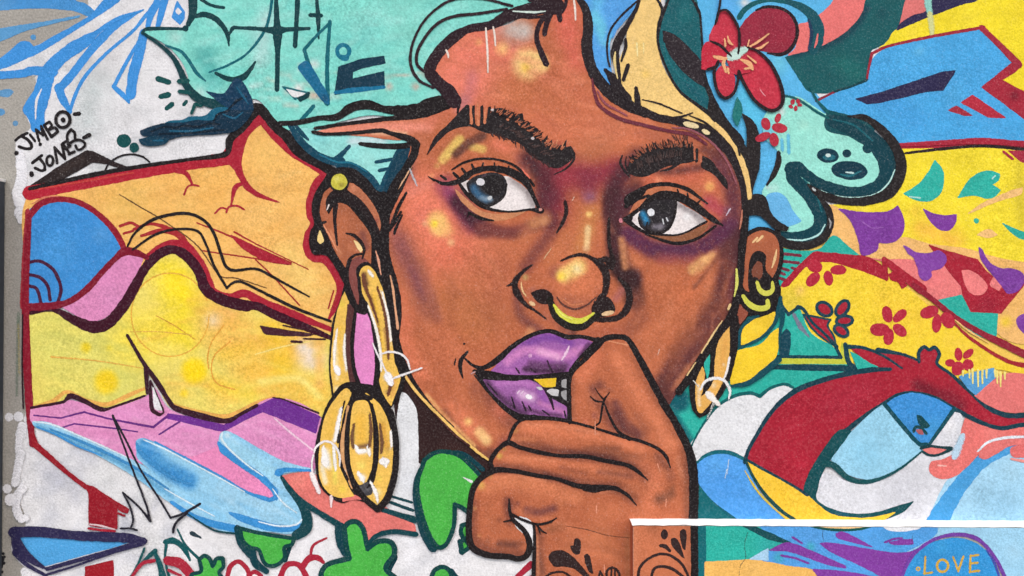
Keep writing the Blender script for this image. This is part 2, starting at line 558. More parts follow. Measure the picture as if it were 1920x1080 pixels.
# ================================================================ the mural, back to front
# ---------------------------------------------------------------- white ground coat
g = P('white_ground_coat', wall, 'patchy white undercoat with grey smudges behind the mural')
fr()
F(g, WHITE, [150,-480, 165,30, 100,72, 30,105, -10,128, 68,142, 66,180, 48,206, 60,238, 36,262, 33,300, 40,335, 30,362, 33,385, 32,402, 46,420, 54,440, 50,600,
  52,770, 46,784, 50,800, 44,815, 42,845, 36,880, 36,915, 40,945, 52,978, 50,1010, 54,1052, 48,1075, 66,1400, 2900,1400, 2900,-480],
  [([70,60, 160,70],60,(214,213,213),.7), ([180,150, 165,230],60,(196,206,206),.75), ([190,110],60,(206,205,205),.6), ([150,120],40,(205,203,203),.7),
   ([250,150],60,(218,220,220),.6), ([330,60],50,(232,232,236),.6), ([240,60],60,(210,209,210),.5), ([90,870, 130,900],70,(200,200,205),.75), ([90,880],28,(176,178,198),.7), ([110,900],25,(182,184,202),.6), ([140,930],40,(188,190,202),.6),
   ([200,900],60,(205,207,207),.6), ([270,925],36,(196,202,204),.6), ([290,1000],60,(206,208,208),.6), ([220,1060],40,(186,188,200),.6), ([100,960],70,(214,214,216),.7),
   ([400,1010, 470,1040],40,(222,222,224),.5), ([560,1010],60,(238,238,242),.8), ([780,1030],100,(238,239,243),.8), ([230,330],60,(196,202,200),.7),([190,325],40,(182,192,190),.5)] + streaks(60,40,360,330,70,(196,199,201),(230,230,232),.55,(8,30),(5,40),(-80,80)) + streaks(50,820,330,1080,110,(190,193,203),(232,232,234),.6,(8,30),(5,40),(-80,80)) + streaks(330,980,900,1080,50,(214,216,222),(240,240,244),.5,(8,26),(5,30),(-80,80)), res=8, soft=4, jit=1.2)
for pts, r in (([40,300, 42,330, 38,352],[9,11,12]), ([36,362, 38,380],[14,11]), ([38,398, 42,412],[11,8]), ([17,782],[7]), ([35,781],[9]), ([42,800, 40,815],[9,10]),
               ([38,810, 36,840, 40,858],[7,6,7]), ([40,850, 34,880, 30,905],[8,7,7]), ([44,915, 34,930, 33,955, 42,972, 50,970],[8,8,6,8,6]), ([15,916],[8]), ([22,936],[12]), ([48,1072, 52,1085],[9,9]), ([38,288, 40,310],[7,10])):
    q_ = P('white_overspray', wall)
    c_, _ = cr_run(np.array(pts, float).reshape(-1, 2), 5.0) if len(pts) > 2 else (np.array([pts], float), None)
    for i_, (x_, y_) in enumerate(c_):
        D(q_, (236,236,240), x_, y_, np.interp(i_ / max(1, len(c_) - 1), np.linspace(0, 1, len(r)), r) * .8, soft=4.5)

# ---------------------------------------------------------------- blue burst
tile(0, 0)
p = P('blue_burst', wall, 'burst of sky blue slashes sprayed at the wall top')
F(p, (72,150,214), [-300,-120, 480,-120, 560,0, 640,30, 712,85, 660,118, 600,95, 520,75, 300,60, 0,75, -300,95], [([0,20],160,(92,156,208),.7)])
F(p, BLU, [820,-40, 710,85, 660,130, 560,190, 410,270, 262,350, 215,315, 150,318, 90,370, 0,440, -120,490, -120,560, 10,515, 60,500, 300,390, 480,280, 660,165, 780,90, 890,10, 910,-40])
F(p, (92,158,208), [600,118, 350,160, 0,215, -100,235, -100,330, 0,310, 200,228, 420,170, 590,130])
D(p, (84,152,206), 250, 280, 18)
S(p, BLU, [1072,76, 900,165, 760,290, 640,430, 540,560, 450,660], [12,58,64,58,58,62])
S(p, BLU, [440,660, 470,740, 525,835], [64,60,34])
S(p, BLU, [525,835, 570,700, 650,560, 800,400, 1000,230, 1100,110, 1180,30], [24,26,26,24,22,28,54])
S(p, BLU, [1068,78, 880,142, 740,235, 640,310, 540,370], [12,28,34,90,104])
S(p, BLU, [540,370, 450,440, 370,530, 330,640, 300,760, 270,850, 262,960], [100,100,110,124,130,120,60])
F(p, BLU, [175,820, 250,690, 300,650, 330,820, 325,960, 262,985, 215,890])
S(p, BLU, [400,540, 240,530, 180,550, 0,565, -100,570], [70,70,60,55,50])
S(p, WHITE, [312,670, 275,760, 268,890], [6,18,8])
F(p, (96,154,200), [0,680, 70,670, 100,690, 60,725, 0,720]); D(p, (92,154,204), 0, 840, 35, 24); D(p, (100,150,190), 115, 925, 18)
S(p, BLU, [1178,20, 1130,120, 1110,195], [56,52,36])
S(p, BLU, [1080,250, 1040,420, 1000,560, 985,710], [66,78,80,66])
S(p, BLU, [1045,310, 960,450, 890,580, 855,650], 26)
S(p, BLU, [855,650, 920,710, 968,768], [34,36,18])
S(p, BLU, [970,765, 962,690, 985,600], [12,36,30])
S(p, BLU, [1240,-20, 1210,100, 1172,240], [58,50,28])
F(p, BLU, [1330,8, 1385,90, 1380,140, 1350,185, 1290,130, 1310,60], poly=True)
F(p, WHITE, [1335,58, 1362,90, 1340,108, 1322,85])

# ---------------------------------------------------------------- signature and black arrow
fr(0, 180, 1080 / 260)
ar = P('black_arrow', wall, 'black bent arrow and thin arc above the red line')
F(ar, (44,34,34), [236,702, 300,660, 430,570, 560,490, 680,425, 722,432, 860,500, 1040,574, 1000,578, 830,530, 720,515, 640,565, 500,642, 430,660, 300,695], [([480,590, 640,490],40,(62,50,46),.7)], poly=True)
S(ar, INK, [812,605, 840,540, 890,495, 950,465, 1030,455, 1110,472, 1165,512], 11)
sg = P('signature', wall, 'black handwritten signature in two lines')
def letters(q, col, strokes):
    for pts, w in strokes: S(q, col, pts, w, soft=1.0)
letters(sg, INK, [([122,345, 165,312, 212,290],20), ([172,315, 215,340, 246,380, 238,410, 190,408, 150,395],20), ([236,302, 272,350],18),
  ([306,350, 282,262, 336,306, 322,236, 372,338],17), ([348,232, 402,318],20), ([345,228, 385,202, 405,228, 382,262],18), ([380,262, 430,248, 450,278, 405,318],20), ([582,142, 616,138],[24,30]),
  ([255,520, 325,464],22), ([305,480, 345,535, 350,575, 320,582, 275,562],20), ([447,520, 428,402, 508,490, 484,378],18), ([492,372, 545,450],18), ([490,372, 526,350],18), ([510,412, 548,390],18), ([540,452, 582,434],18),
  ([588,335, 582,285, 556,262, 528,300, 528,350, 540,378],18), ([532,378, 590,345, 640,348, 666,378, 640,412, 606,416, 592,388],18), ([655,325, 698,305],[22,28])])
RING(sg, INK, 492, 185, 56, 62, 22); RING(sg, INK, 390, 505, 26, 38, 18)
D(sg, INK, 495, 187, 16); D(sg, INK, 130, 445, 15); D(sg, INK, 315, 376, 11); D(sg, INK, 247, 608, 16, 20, -20)

# ---------------------------------------------------------------- orange field with its red border
fr()
of = P('orange_field', wall, 'orange sprayed field with red and black border beside the ear')
F(of, ORANGE, [57,365, 250,330, 420,300, 445,260, 482,222, 540,280, 612,330, 582,375, 582,440, 575,470, 590,490, 620,500, 642,545, 622,640, 560,612, 480,582, 420,565, 385,540, 350,480, 320,468, 240,560, 57,560],
  [([380,330],120,(244,186,96),.6), ([540,480, 600,560],60,(250,212,120),.7), ([480,400, 560,420],80,(250,196,112),.8), ([240,380],90,(232,188,96),.6), ([350,400],50,(240,196,110),.5), ([500,290],60,(250,200,112),.7), ([600,440],50,(250,206,118),.6)] + streaks(60,300,640,600,120,(238,176,88),(252,210,130),.45,(5,18),(20,80),(-30,10)), res=7)
S(of, (182,34,54), [57,362, 150,345, 250,328, 350,310, 425,298], [26,22,18,19,24])
F(of, RED, [420,285, 446,245, 478,216, 500,228, 486,236, 466,256, 456,285, 453,310, 462,338, 480,358, 525,380, 492,372, 462,356, 446,330, 432,310, 405,306])
S(of, (200,64,60), [62,356, 160,340, 250,324], 3)
S(of, INK, [57,354, 170,329, 260,313, 350,300, 424,289, 432,262, 455,238, 480,212], [6,8,7,6,9,14,16,12])
S(of, RED, [492,228, 520,260, 552,288, 592,312, 612,327], [12,14,15,15,14])
S(of, RED, [612,327, 594,345, 583,375, 582,402, 588,420, 578,442, 576,465, 586,482, 611,488, 628,512, 640,540, 630,572, 616,600], [14,15,15,14,12,14,14,15,15,14,16,12,4])
S(of, INK, [462,205, 490,205, 512,230, 540,258, 562,286, 600,308, 624,322], [14,20,20,20,18,16,18])
for pts, w in (([462,342, 442,352, 434,384],[5,9,3]), ([404,400, 415,390, 425,392],3), ([425,398, 430,388, 445,386, 458,393],3), ([332,320, 350,326, 361,345],[9,8,4]), ([346,365, 352,351, 362,347, 373,349],3)):
    S(of, RED, pts, w)
for pts, w in (([226,424, 246,418, 262,426],5), ([233,438, 250,433],4), ([252,430, 280,420, 310,426, 340,442],[5,5,7,10]), ([266,442, 300,433, 330,436, 356,462],[5,8,14,8]), ([370,418, 430,442, 546,493],[2,3,3]), ([440,435, 480,457, 578,505],[3,2,1.5]), ([378,470, 480,485, 540,496],2), ([480,487, 510,516, 562,572],2), ([640,545, 622,580],[3,3]), ([626,545, 616,578],2)):
    S(of, (168,44,48), pts, w, soft=1)
F(of, RED, [433,440, 470,458, 548,497, 500,490, 475,478, 452,462])
S(of, (104,72,44), [225,365, 260,386, 310,416, 370,460, 412,516, 445,522, 500,540], [1,2,1.6,2,1.5,2,1], soft=1.5, a=.8)

# ---------------------------------------------------------------- blue disc, pink wave
bd = P('blue_disc', wall, 'blue half disc with maroon rings against the red border line')
F(bd, (62,146,216), [54,402, 68,386, 100,379, 135,380, 170,395, 205,425, 225,455, 231,470, 205,490, 185,515, 165,540, 140,560, 110,575, 54,577], [([190,440],30,(96,164,222),.5), ([110,470],60,(74,156,220),.6), ([80,530],60,(54,136,206),.5)])
for pts in ([55,492, 76,490, 100,505, 113,530, 115,548, 108,570], [55,515, 75,520, 90,536, 95,562], [55,536, 70,542, 78,568]): S(bd, (72,24,56), pts, 5.5)
S(bd, (146,26,46), [56,405, 76,383, 105,374, 140,377, 175,394, 210,426, 230,458, 236,477], [12,12,10,10,10,11,11,9])
S(bd, (214,120,96), [62,382, 85,370, 110,368], [1,3,1])
pk = P('pink_wave', wall, 'pink wave tucked between blue disc and maroon line')
F(pk, (224,142,190), [116,575, 150,560, 180,530, 205,500, 225,485, 250,478, 270,483, 258,512, 232,558, 202,592, 176,602, 150,594], [([210,560],40,(212,140,186),.6)])
yf = P('yellow_field', wall, 'yellow and lime field with soft orange clouds under the maroon wave')
F(yf, (238,220,108), [56,585, 100,582, 140,602, 175,616, 210,606, 240,570, 270,516, 300,482, 325,475, 352,486, 374,516, 402,560, 440,580, 480,582, 560,612, 650,640, 650,700, 640,800, 590,775, 520,748, 480,762, 440,785, 420,790, 325,765, 300,730, 272,690, 273,742, 210,764, 190,766, 135,744, 120,755, 56,768],
  [([90,640, 180,660, 220,720],110,(226,220,112),.9), ([250,640, 330,600],80,(248,222,70),.9), ([320,520, 345,560],60,(252,226,40),1), ([330,620, 350,640],40,(252,226,40),.6), ([420,600, 470,650, 560,640],80,(246,186,84),.9), ([470,690, 560,730, 600,740],60,(246,196,76),.9), ([420,740],50,(244,200,90),.7),
   ([400,720, 470,740],30,(250,214,60),.6), ([510,620, 530,690],40,(250,206,50),.8), ([585,670],42,(240,226,214),.95), ([570,650],26,(238,228,220),.8), ([490,715, 560,710, 600,745],12,(252,232,130),.9), ([420,665, 470,650],26,(250,206,70),.6), ([430,575],36,(244,186,110),.7), ([400,600],26,(236,214,180),.7),
   ([600,640, 600,720],16,(246,190,100),.8), ([365,695],32,(252,220,28),1,.35), ([200,716],30,(246,214,40),1,.35), ([162,651],14,(240,214,44),1,.2), ([206,651],9,(236,214,60),.8), ([346,737],12,(250,216,50),.9), ([500,780],16,(226,220,206),.7)] + streaks(60,590,260,750,50,(214,212,104),(240,228,110),.5,(6,16),(20,70),(-10,30)) + streaks(280,500,620,780,80,(248,190,80),(252,228,110),.45,(5,16),(20,80),(-30,30)) + [([365,695],30,(252,218,24),.95,.4), ([200,716],28,(246,212,36),.95,.4), ([162,651],13,(240,212,40),.9,.3), ([335,525],34,(252,224,30),.7), ([206,651],8,(236,212,50),.8), ([346,737],11,(250,214,44),.9)], res=6)
for pts, w in (([66,762, 100,752, 126,735, 160,750, 190,758, 210,756, 240,742, 272,728],[5,8,7,8,8,8,8,5]), ([325,758, 370,772, 420,781, 450,772, 480,757, 515,743],[4,8,9,9,9,4]), ([275,690, 300,728, 322,758],[3,5,3])):
    S(yf, (238,178,90), pts, w, soft=2)
S(yf, (238,180,70), ell(320,590,73,78,0,18), 2, soft=2, a=.75)
S(yf, (238,170,66), [432,640, 402,668, 398,700, 410,720, 440,730], 2.5, soft=2, a=.75)
S(yf, (238,170,66), [420,610, 398,640, 390,670, 392,690], 2.5, soft=2, a=.7)
S(yf, (236,184,84), [98,669, 180,676, 268,690], [4,2.5,1.5], soft=2, a=.7)
S(yf, (216,158,60), [294,592, 330,612, 366,636], 2, soft=2, a=.6)
S(yf, (236,184,84), [246,622, 300,622, 360,628], 2, soft=2, a=.6)
S(yf, (250,226,130), [480,664, 530,650, 580,640], [2,3,2], soft=2, a=.8)
ml = P('maroon_wave_line', wall, 'thick maroon line with red edge winding across the left of the mural')
S(ml, RED, [275,482, 300,463, 325,455, 350,462, 374,492, 394,528, 402,546, 430,557, 460,550, 490,566, 540,586, 622,618], [8,9,11,16,18,12,11,13,14,16,16,8])
S(ml, MAROON, [58,586, 100,580, 140,600, 175,613, 205,605, 235,570, 255,535, 275,500, 300,476, 325,468, 350,480, 373,508, 388,544, 420,563, 460,573, 482,574, 520,592, 570,612, 622,634], [8,9,16,21,20,19,18,17,18,15,18,18,19,20,20,15,16,14,8])
S(ml, (128,20,44), [54,576, 100,573, 132,565, 165,541, 190,513, 215,487, 236,471, 262,476, 276,483], [14,13,11,12,10,10,14,12,8])
S(ml, (168,46,60), [53,396, 47,500, 44,575], [8,10,10], soft=3)
S(ml, (140,22,44), [56,405, 51,500, 49,580, 52,680, 57,770, 62,832], [9,11,13,15,14,11])
S(ml, (40,20,30), [44,590, 43,690, 45,765], [2,2,2])
F(ml, (70,32,44), [488,611, 545,620, 590,627, 575,630, 500,626])
S(ml, (60,26,36), [532,610, 560,616, 600,622],2); S(ml, (60,26,36), [570,635, 610,636], 2.5); S(ml, (60,26,36), [548,640, 566,641], 4)
bl = P('black_scribble', wall, 'thin black looping lines scribbled over the orange field')
S(bl, INK, [240,462, 255,436, 290,411, 345,400, 380,411, 401,436, 415,476, 425,500, 440,507, 480,504, 510,518, 550,540, 580,556], [3,4,5,5,5,5,5,5,4.5,4,4.5,3.5,2], soft=1)
S(bl, INK, [250,468, 290,441, 330,430, 370,433, 386,456, 402,498, 426,540], [3.5,4,4,4,4,4.5,4], soft=1)
S(bl, INK, [426,540, 438,530, 452,528, 480,541, 520,561, 560,580, 620,602], [4,4,4,4,5,5,4], soft=1)

# ---------------------------------------------------------------- pink and purple field, light blue drips
fr(40, 740, 1842 / 580)
pf = P('pink_field', wall, 'pink field with violet zigzag lines and purple ridge')
F(pf, PINK, [60,90, 250,45, 310,35, 480,90, 540,85, 740,15, 800,-40, 900,95, 1210,165, 1500,20, 1770,120, 1780,330, 1740,460, 1560,430, 1500,640, 1300,560, 900,470, 700,400, 400,280, 240,215, 70,165],
  [([600,120, 1000,180],90,(228,152,204),.7), ([1250,330, 1450,560],90,(234,140,190),.9), ([300,120],100,(222,150,200),.6), ([1500,230, 1700,380],100,(224,146,198),.7)] + streaks(70,770,600,930,90,(214,128,180),(236,176,212),.5,(3,9),(30,90),(0,30)), res=5)
F(pf, (112,48,146), [875,112, 1000,130, 1210,180, 1350,95, 1500,25, 1540,20, 1780,130, 1755,228, 1440,100, 1380,125, 1210,215, 1170,212, 960,160, 870,140], poly=True)
S(pf, (56,22,38), [1500,16, 1560,26, 1770,108], [4,6,10], soft=1)
for pts, w in (([80,122, 240,138, 378,102, 540,145, 790,192, 875,125],[7,8,9,9,12,12]), ([230,200, 320,172, 560,200, 695,220],[8,8,8,6]), ([825,235, 945,160],[8,10])):
    S(pf, (104,44,128), pts, w, soft=1, lim=20)
S(pf, (242,204,226), [1510,140, 1600,220, 1740,330], [4,10,8], soft=3, a=.9)
fr()
for pts, w in (([60,764, 120,753, 134,742, 160,752, 190,767, 210,764, 272,742],[4,5,10,8,8,4,3]), ([240,629, 270,680, 295,715, 320,755, 330,765, 375,779, 425,789, 452,776, 482,760],[5,7,9,8,10,12,9,6,5]), ([275,690, 277,736],[9,5]), ([283,715, 284,745, 287,768, 300,777],[4,6,7,6]), ([300,777, 308,772, 296,742, 284,714],[4,3,2,2])):
    S(ml, (56,22,38), pts, w)
F(ml, WHITE, [288,726, 305,769, 291,764])
fr(40, 740, 1842 / 580)
lb = P('light_blue_drips', wall, 'light blue dripping fingers with deep blue edges over pink')
LB = (152,208,238)
F(lb, LB, [70,160, 160,165, 300,225, 480,310, 660,385, 770,450, 800,470, 700,380, 690,330, 690,275, 730,258, 800,285, 1000,390, 1180,490, 1330,580, 1480,630, 1525,620, 1530,580, 1480,520, 1350,440, 1230,350, 1180,300, 1195,225, 1250,225, 1400,310, 1560,395, 1730,440, 1540,470, 1560,520, 1640,640, 1690,740, 1670,800, 1600,825, 1450,810, 1260,815, 1150,790, 1000,710, 860,620, 700,500, 500,380, 250,250, 90,190],
  [([100,185, 300,270, 600,410, 900,600],26,(84,156,200),.85), ([740,320, 850,430, 1000,510],84,(56,140,204),1,.2), ([730,300],60,(64,150,212),.95), ([1000,640, 1200,720],60,(130,200,240),.6), ([1200,560, 1500,680],70,(166,214,240),.7), ([1260,290, 1400,400, 1500,470],60,(164,218,240),.7), ([1230,240],30,(226,240,244),.8), ([200,180, 500,300, 700,420],22,(170,212,236),.7)] + streaks(250,820,560,990,70,(110,180,224),(184,222,242),.45,(3,10),(20,80),(15,40)), res=5)
DB = (58,146,212)
F(lb, (236,142,190), [860,300, 1000,370, 1190,300, 1200,350, 1330,450, 1460,560, 1495,600, 1470,622, 1350,580, 1190,485, 1010,385])
for pts, w in (([800,280, 1000,385, 1190,485, 1340,575, 1480,625],[8,12,12,14,26]), ([1480,625, 1520,610, 1510,570, 1430,490, 1300,400, 1210,330, 1180,290],[24,28,34,38,40,44,20]), ([1535,462, 1580,445, 1730,450],[44,26,12]), ([1250,705, 1320,735, 1480,785, 1600,795, 1670,775],[20,44,48,40,24]), ([900,640, 1010,712, 1120,760, 1270,795],[20,28,40,44]), ([100,192, 220,240, 330,300, 480,360],[6,12,10,4])):
    S(lb, DB, pts, w, soft=3)
for pts, w in (([80,158, 200,180, 330,235, 480,300, 640,375],[4,10,8,8,4]), ([735,268, 850,318, 1000,396, 1180,492, 1330,575],[4,9,7,7,3]), ([860,560, 1000,640, 1150,720],[3,8,3]), ([1500,560, 1560,640, 1640,700],[3,8,3])): S(lb, (216,236,246), pts, w, soft=3, a=.8)
for pts, w in (([690,290, 720,350, 800,420, 900,490, 1020,535],[8,26,30,20,4]), ([180,205, 330,265, 480,330, 620,400, 760,480, 880,560],[4,14,16,14,12,4])): S(lb, (62,142,200), pts, w, soft=5, a=.85)
S(lb, (214,236,244), [1200,228, 1195,260, 1240,320, 1340,410, 1440,480],[10,14,10,8,3], soft=3, a=.9)
S(lb, (222,238,246), [1680,730, 1640,770, 1540,780, 1420,755],[4,8,7,3], soft=3, a=.9)
S(P('dark_teal_edging', wall), TEALD, [1000,712, 1080,765, 1160,808, 1270,824],[5,8,9,9])
S(P('dark_teal_edging', wall), TEALD, [1556,490, 1600,560, 1670,650, 1705,740, 1690,800, 1640,835],[24,34,46,58,64,56])

# ---------------------------------------------------------------- red uprights, blue wedge, star scribbles
rs = P('red_stripe', wall, 'dark red angular stripe and block descending the white margin')
fr()
S(rs, (150,22,38), [62,815, 68,834, 100,862, 130,888, 163,913], [9,11,10,8,8], lim=30)
F(rs, (150,22,38), [160,908, 176,912, 225,944, 243,954, 240,962, 228,958, 221,952, 221,991, 195,988, 168,984, 168,925], poly=True)
S(rs, (150,22,38), [223,962, 234,966],4)
S(rs, (226,200,204), [170,982, 190,985, 216,992], [2,3,2])
F(P('red_block', wall, 'dark red block under the blue wedge'), (158,24,38), [160,1063, 212,1051, 215,1130, 158,1130], poly=True)
S(rs, RED, [168,990, 190,993, 216,995], 4)
bw = P('blue_wedge', wall, 'sky blue wedge outlined in navy pointing at the star')
tile(0, 3)
F(bw, (222,220,226), [100,720, 1100,810, 900,900, 350,1070, 110,930])
F(bw, (80,166,226), [118,775, 400,800, 990,815, 900,850, 600,930, 320,1010, 200,900], poly=True)
for pts, w in (([110,750, 300,745, 600,775, 950,790, 1080,815],[80,74,66,70,50]), ([1085,815, 950,860, 700,925, 350,1020],[46,40,24,16]), ([115,760, 150,870, 250,960, 330,1010],[60,90,50,24]), ([120,900, 200,985, 345,1070],[44,30,20]), ([345,1070, 600,990, 860,900, 1080,840],[16,14,14,14]), ([360,1030, 600,965, 850,895],[14,10,12])):
    S(bw, NAVY, pts, w)
st = P('star_scribble', wall, 'spiky star scribbled in thin black and dark teal lines')
fr()
for pts, w in (([213,779, 226,815, 250,880, 275,945, 283,976],[4,3,3,3,4]), ([283,976, 262,950, 232,923],[4,3,3]), ([232,923, 246,952, 251,975, 247,988],[3,3,3,3]), ([228,990, 245,990, 258,993],3), ([215,784, 235,820, 265,880, 300,935, 321,970],[4,3,3,3,3]), ([321,970, 345,962, 376,944],[3,4,4]), ([352,962, 335,975, 327,988, 326,997],[3,4,4,4])):
    S(st, (34,32,44), pts, w, soft=1)
for pts, w in (([311,1016, 326,1014, 345,1028, 356,1050],[9,11,10,4]), ([333,993, 348,1022, 372,1047],[3,4,5]), ([312,1018, 310,1050, 318,1085],[6,4,5]), ([272,1028, 262,1052, 248,1080],[4,4,4]), ([292,1032, 270,1052, 246,1082],[9,5,6]), ([290,1032, 300,1055, 308,1085],[5,10,12])):
    S(st, (12,84,88), pts, w)
S(st, (40,60,70), [360,1000, 376,1008], [8,3])
for pts, w in (([246,1084, 268,1056, 290,1050],[4,5,6]), ([316,1050, 340,1056, 362,1080],[14,15,14]), ([318,1068, 340,1078],4), ([425,1088, 432,1062, 448,1053, 464,1068, 470,1088],7), ([466,1078, 478,1072, 490,1080],6), ([524,1086, 536,1061, 554,1057, 566,1066, 578,1088],8), ([566,1064, 580,1047, 596,1046, 606,1054],[9,10,9,5]), ([582,1042, 588,1022, 612,1009],[4,4,3]), ([960,1092, 976,1076, 996,1058],[8,8,10]), ([968,1100, 996,1082],6)):
    S(P('red_loop', wall), (170,36,58), pts, [k * 1.2 for k in w] if not np.isscalar(w) else w * 1.2)

# ---------------------------------------------------------------- salmon ribbon and green clover
sr = P('salmon_ribbon', wall, 'salmon pink ribbon under the gold earring')
F(sr, (228,122,114), [530,892, 560,886, 590,888, 620,915, 660,930, 700,935, 730,955, 776,982, 780,998, 720,998, 700,1003, 692,1012, 682,988, 668,975, 645,985, 600,955, 560,925], [([560,900],25,(238,140,128),.7)])
S(sr, TEALD, [530,896, 560,934, 600,961, 640,985, 655,992], [6,9,10,11,9])
S(sr, TEALD, [692,1016, 710,1002, 740,996, 780,1001], [6,9,9,9])
def leaf(pts, pw=None, shade=None, label=None):
    q = P('clover_leaf', wall, label)
    if shade:
        for s, w in shade: S(q, (8,62,72), s, w)
    F(q, GREEN, pts, [(pts[:2], 20, (96,196,86), .6), (pts[len(pts)//2//2*2:len(pts)//2//2*2+2], 40, (66,168,66), .5)])
    e = list(pts) + list(pts[:2])
    S(q, (6,66,66), e, (pw or 5) + 1.6)
    return q
leaf([375,1048, 384,1041, 394,1046, 400,1060, 408,1046, 419,1046, 420,1062, 412,1072, 420,1090, 400,1110, 365,1110, 360,1078, 378,1070], 5, None, 'small green clover leaf touching the star scribble')
leaf([452,990, 490,999, 552,1009, 548,1020, 534,1026, 534,1046, 515,1060, 497,1055, 486,1030, 470,1026, 456,1012], 5, [([446,990, 452,1015, 470,1040],[12,14,12]), ([472,1030, 480,1055, 500,1070],[14,14,10]), ([545,1020, 535,1050],[8,8])], 'green leaf hanging under the blue drips')
leaf([646,988, 655,979, 670,978, 682,992, 690,1028, 702,1018, 718,1013, 735,1017, 740,1037, 724,1064, 745,1085, 720,1120, 610,1120, 602,1082, 614,1058, 656,1046, 650,1022], 7, [([638,988, 640,1015, 648,1035],[18,18,14]), ([738,1045, 728,1068],[14,12])], 'large green clover leaf below the salmon ribbon')
leaf([806,1090, 815,1069, 832,1063, 845,1074, 850,1100, 806,1110], 6, [([845,1072, 860,1090],[12,12])], 'green leaf tip at the foot of the white ground')
leaf([866,985, 876,982, 880,1000, 874,1012, 880,1025, 868,1035, 864,1020, 868,1010, 864,998], 6, [([862,1015, 866,1035],[8,10])], 'tiny green leaf beside the painted thumb')

# ---------------------------------------------------------------- right of the figure: upper fields
fr()
rb0 = P('warm_undercoat', wall, 'warm yellow undercoat beneath the flowered fields')
F(rb0, (248,206,92), [1440,470, 1640,430, 2150,300, 2150,780, 1840,780, 1600,700, 1440,690])
F(rb0, (172,40,60), [1560,262, 1900,258, 2150,262, 2150,300, 1560,300])
tile(3, 0)
ub = P('sky_blue_backdrop', wall, 'sky blue and pale patch behind the red flower')
F(ub, (92,186,236), [-700,-120, 560,-120, 520,60, 420,140, 260,380, 320,640, 480,900, 420,1300, 0,1760, -190,1760, -240,1300, -420,900, -620,560, -640,100],
  [([-300,60],150,(96,176,240),.8), ([-150,700, -80,900],200,(92,204,240),.8), ([200,30],100,(80,176,230),.6), ([-170,20],70,(228,232,230),.95), ([80,480],120,(120,214,232),.7), ([60,640],60,(150,224,224),.6)], res=9)
sb = P('salmon_band', wall, 'salmon band curving above the dark teal swoosh')
F(sb, (238,122,118), [520,-60, 800,-60, 740,120, 620,230, 480,320, 330,380, 150,415, 210,350, 230,190, 290,170, 400,100, 480,20])
F(sb, (226,122,118), [1010,-60, 1240,-60, 1200,100, 1050,160, 950,210, 960,120])
tb = P('dark_teal_swoosh', wall, 'broad dark teal swoosh sweeping up beside the yellow field')
F(tb, (20,92,96), [780,-60, 1040,-60, 1010,60, 975,190, 900,310, 830,350, 770,385, 740,600, 600,650, 500,690, 320,690, 240,600, 130,430, 200,410, 330,375, 480,310, 600,230, 700,110],
  [([740,60, 640,210, 480,320, 200,410],50,(16,60,76),.85), ([860,100],80,(16,74,84),.6), ([560,480, 660,540],130,(28,112,108),.7), ([300,500],90,(18,84,92),.6)])
yt = P('yellow_top_field', wall, 'bright yellow field in the upper corner with pale drips')
F(yt, YEL, [1560,0, 1700,-60, 2700,-60, 2700,760, 1920,700, 1750,600, 1890,490, 1620,215, 1570,225, 1240,280, 830,360, 900,310, 960,225, 1240,110], [([1900,60],160,(240,214,40),.6), ([1500,140],160,(252,230,60),.6), ([1080,250],90,(250,224,70),.6)])
F(yt, NAVY, [1235,-60, 1640,-60, 1560,5, 1480,25, 1240,112, 1060,185, 965,228, 985,185, 1080,120, 1190,80])
SP(yt, (150,214,202), [1195,-30, 1200,40, 1215,110],[40,38,30],1.0)
SP(yt, (216,220,150), [1215,120, 1225,190, 1230,280],[36,34,24],.8)
bb = P('blue_block', wall, 'blue angular block with dark red edge, navy slab and red chips')
F(bb, (74,172,232), [365,765, 500,690, 738,602, 745,520, 770,430, 830,388, 1000,320, 1240,275, 1570,218, 1610,228, 1842,465, 1600,652, 1920,892, 2700,1420, 2700,1060, 1920,1058, 1600,1045, 1300,1062, 960,1095, 900,990, 800,910, 720,880, 600,865, 450,820],
  [([1100,420],200,(84,180,236),.6), ([800,700, 1100,900],160,(70,164,228),.7), ([1400,700],150,(84,176,230),.6), ([1700,980],150,(78,172,232),.6), ([1130,380],60,(112,196,238),.6)], poly=True)
F(bb, WHITE, [775,405, 845,378, 800,412, 768,455])
F(bb, (168,38,58), [1838,465, 1905,490, 1850,540, 1750,600, 1920,690, 2700,1120, 2700,1420, 1920,892, 1600,655, 1720,560], [([1850,720],60,(120,28,46),.9), ([1700,640],60,(176,44,64),.6)], poly=True)
S(bb, (160,40,58), [740,600, 752,520, 778,402, 900,347, 1240,272, 1570,214, 1615,204],[12,16,20,18,20,22,20], lim=25)
S(bb, (164,40,60), [1600,210, 1750,355, 1875,485],[40,42,56])
S(bb, (140,40,60), [365,755, 500,690, 600,655],[16,14,10])
S(bb, TEALD, [500,688, 620,650, 738,602],[10,14,16])
F(bb, NAVY, [655,742, 830,700, 1310,540, 1402,530, 1390,558, 1310,680, 1200,685, 1050,722, 830,772, 740,782], poly=True)
F(bb, (186,44,64), [1530,715, 1600,760, 1780,885, 1650,880, 1448,770], poly=True)
F(bb, (170,44,64), [1410,795, 1532,870, 1470,868, 1352,828], poly=True)

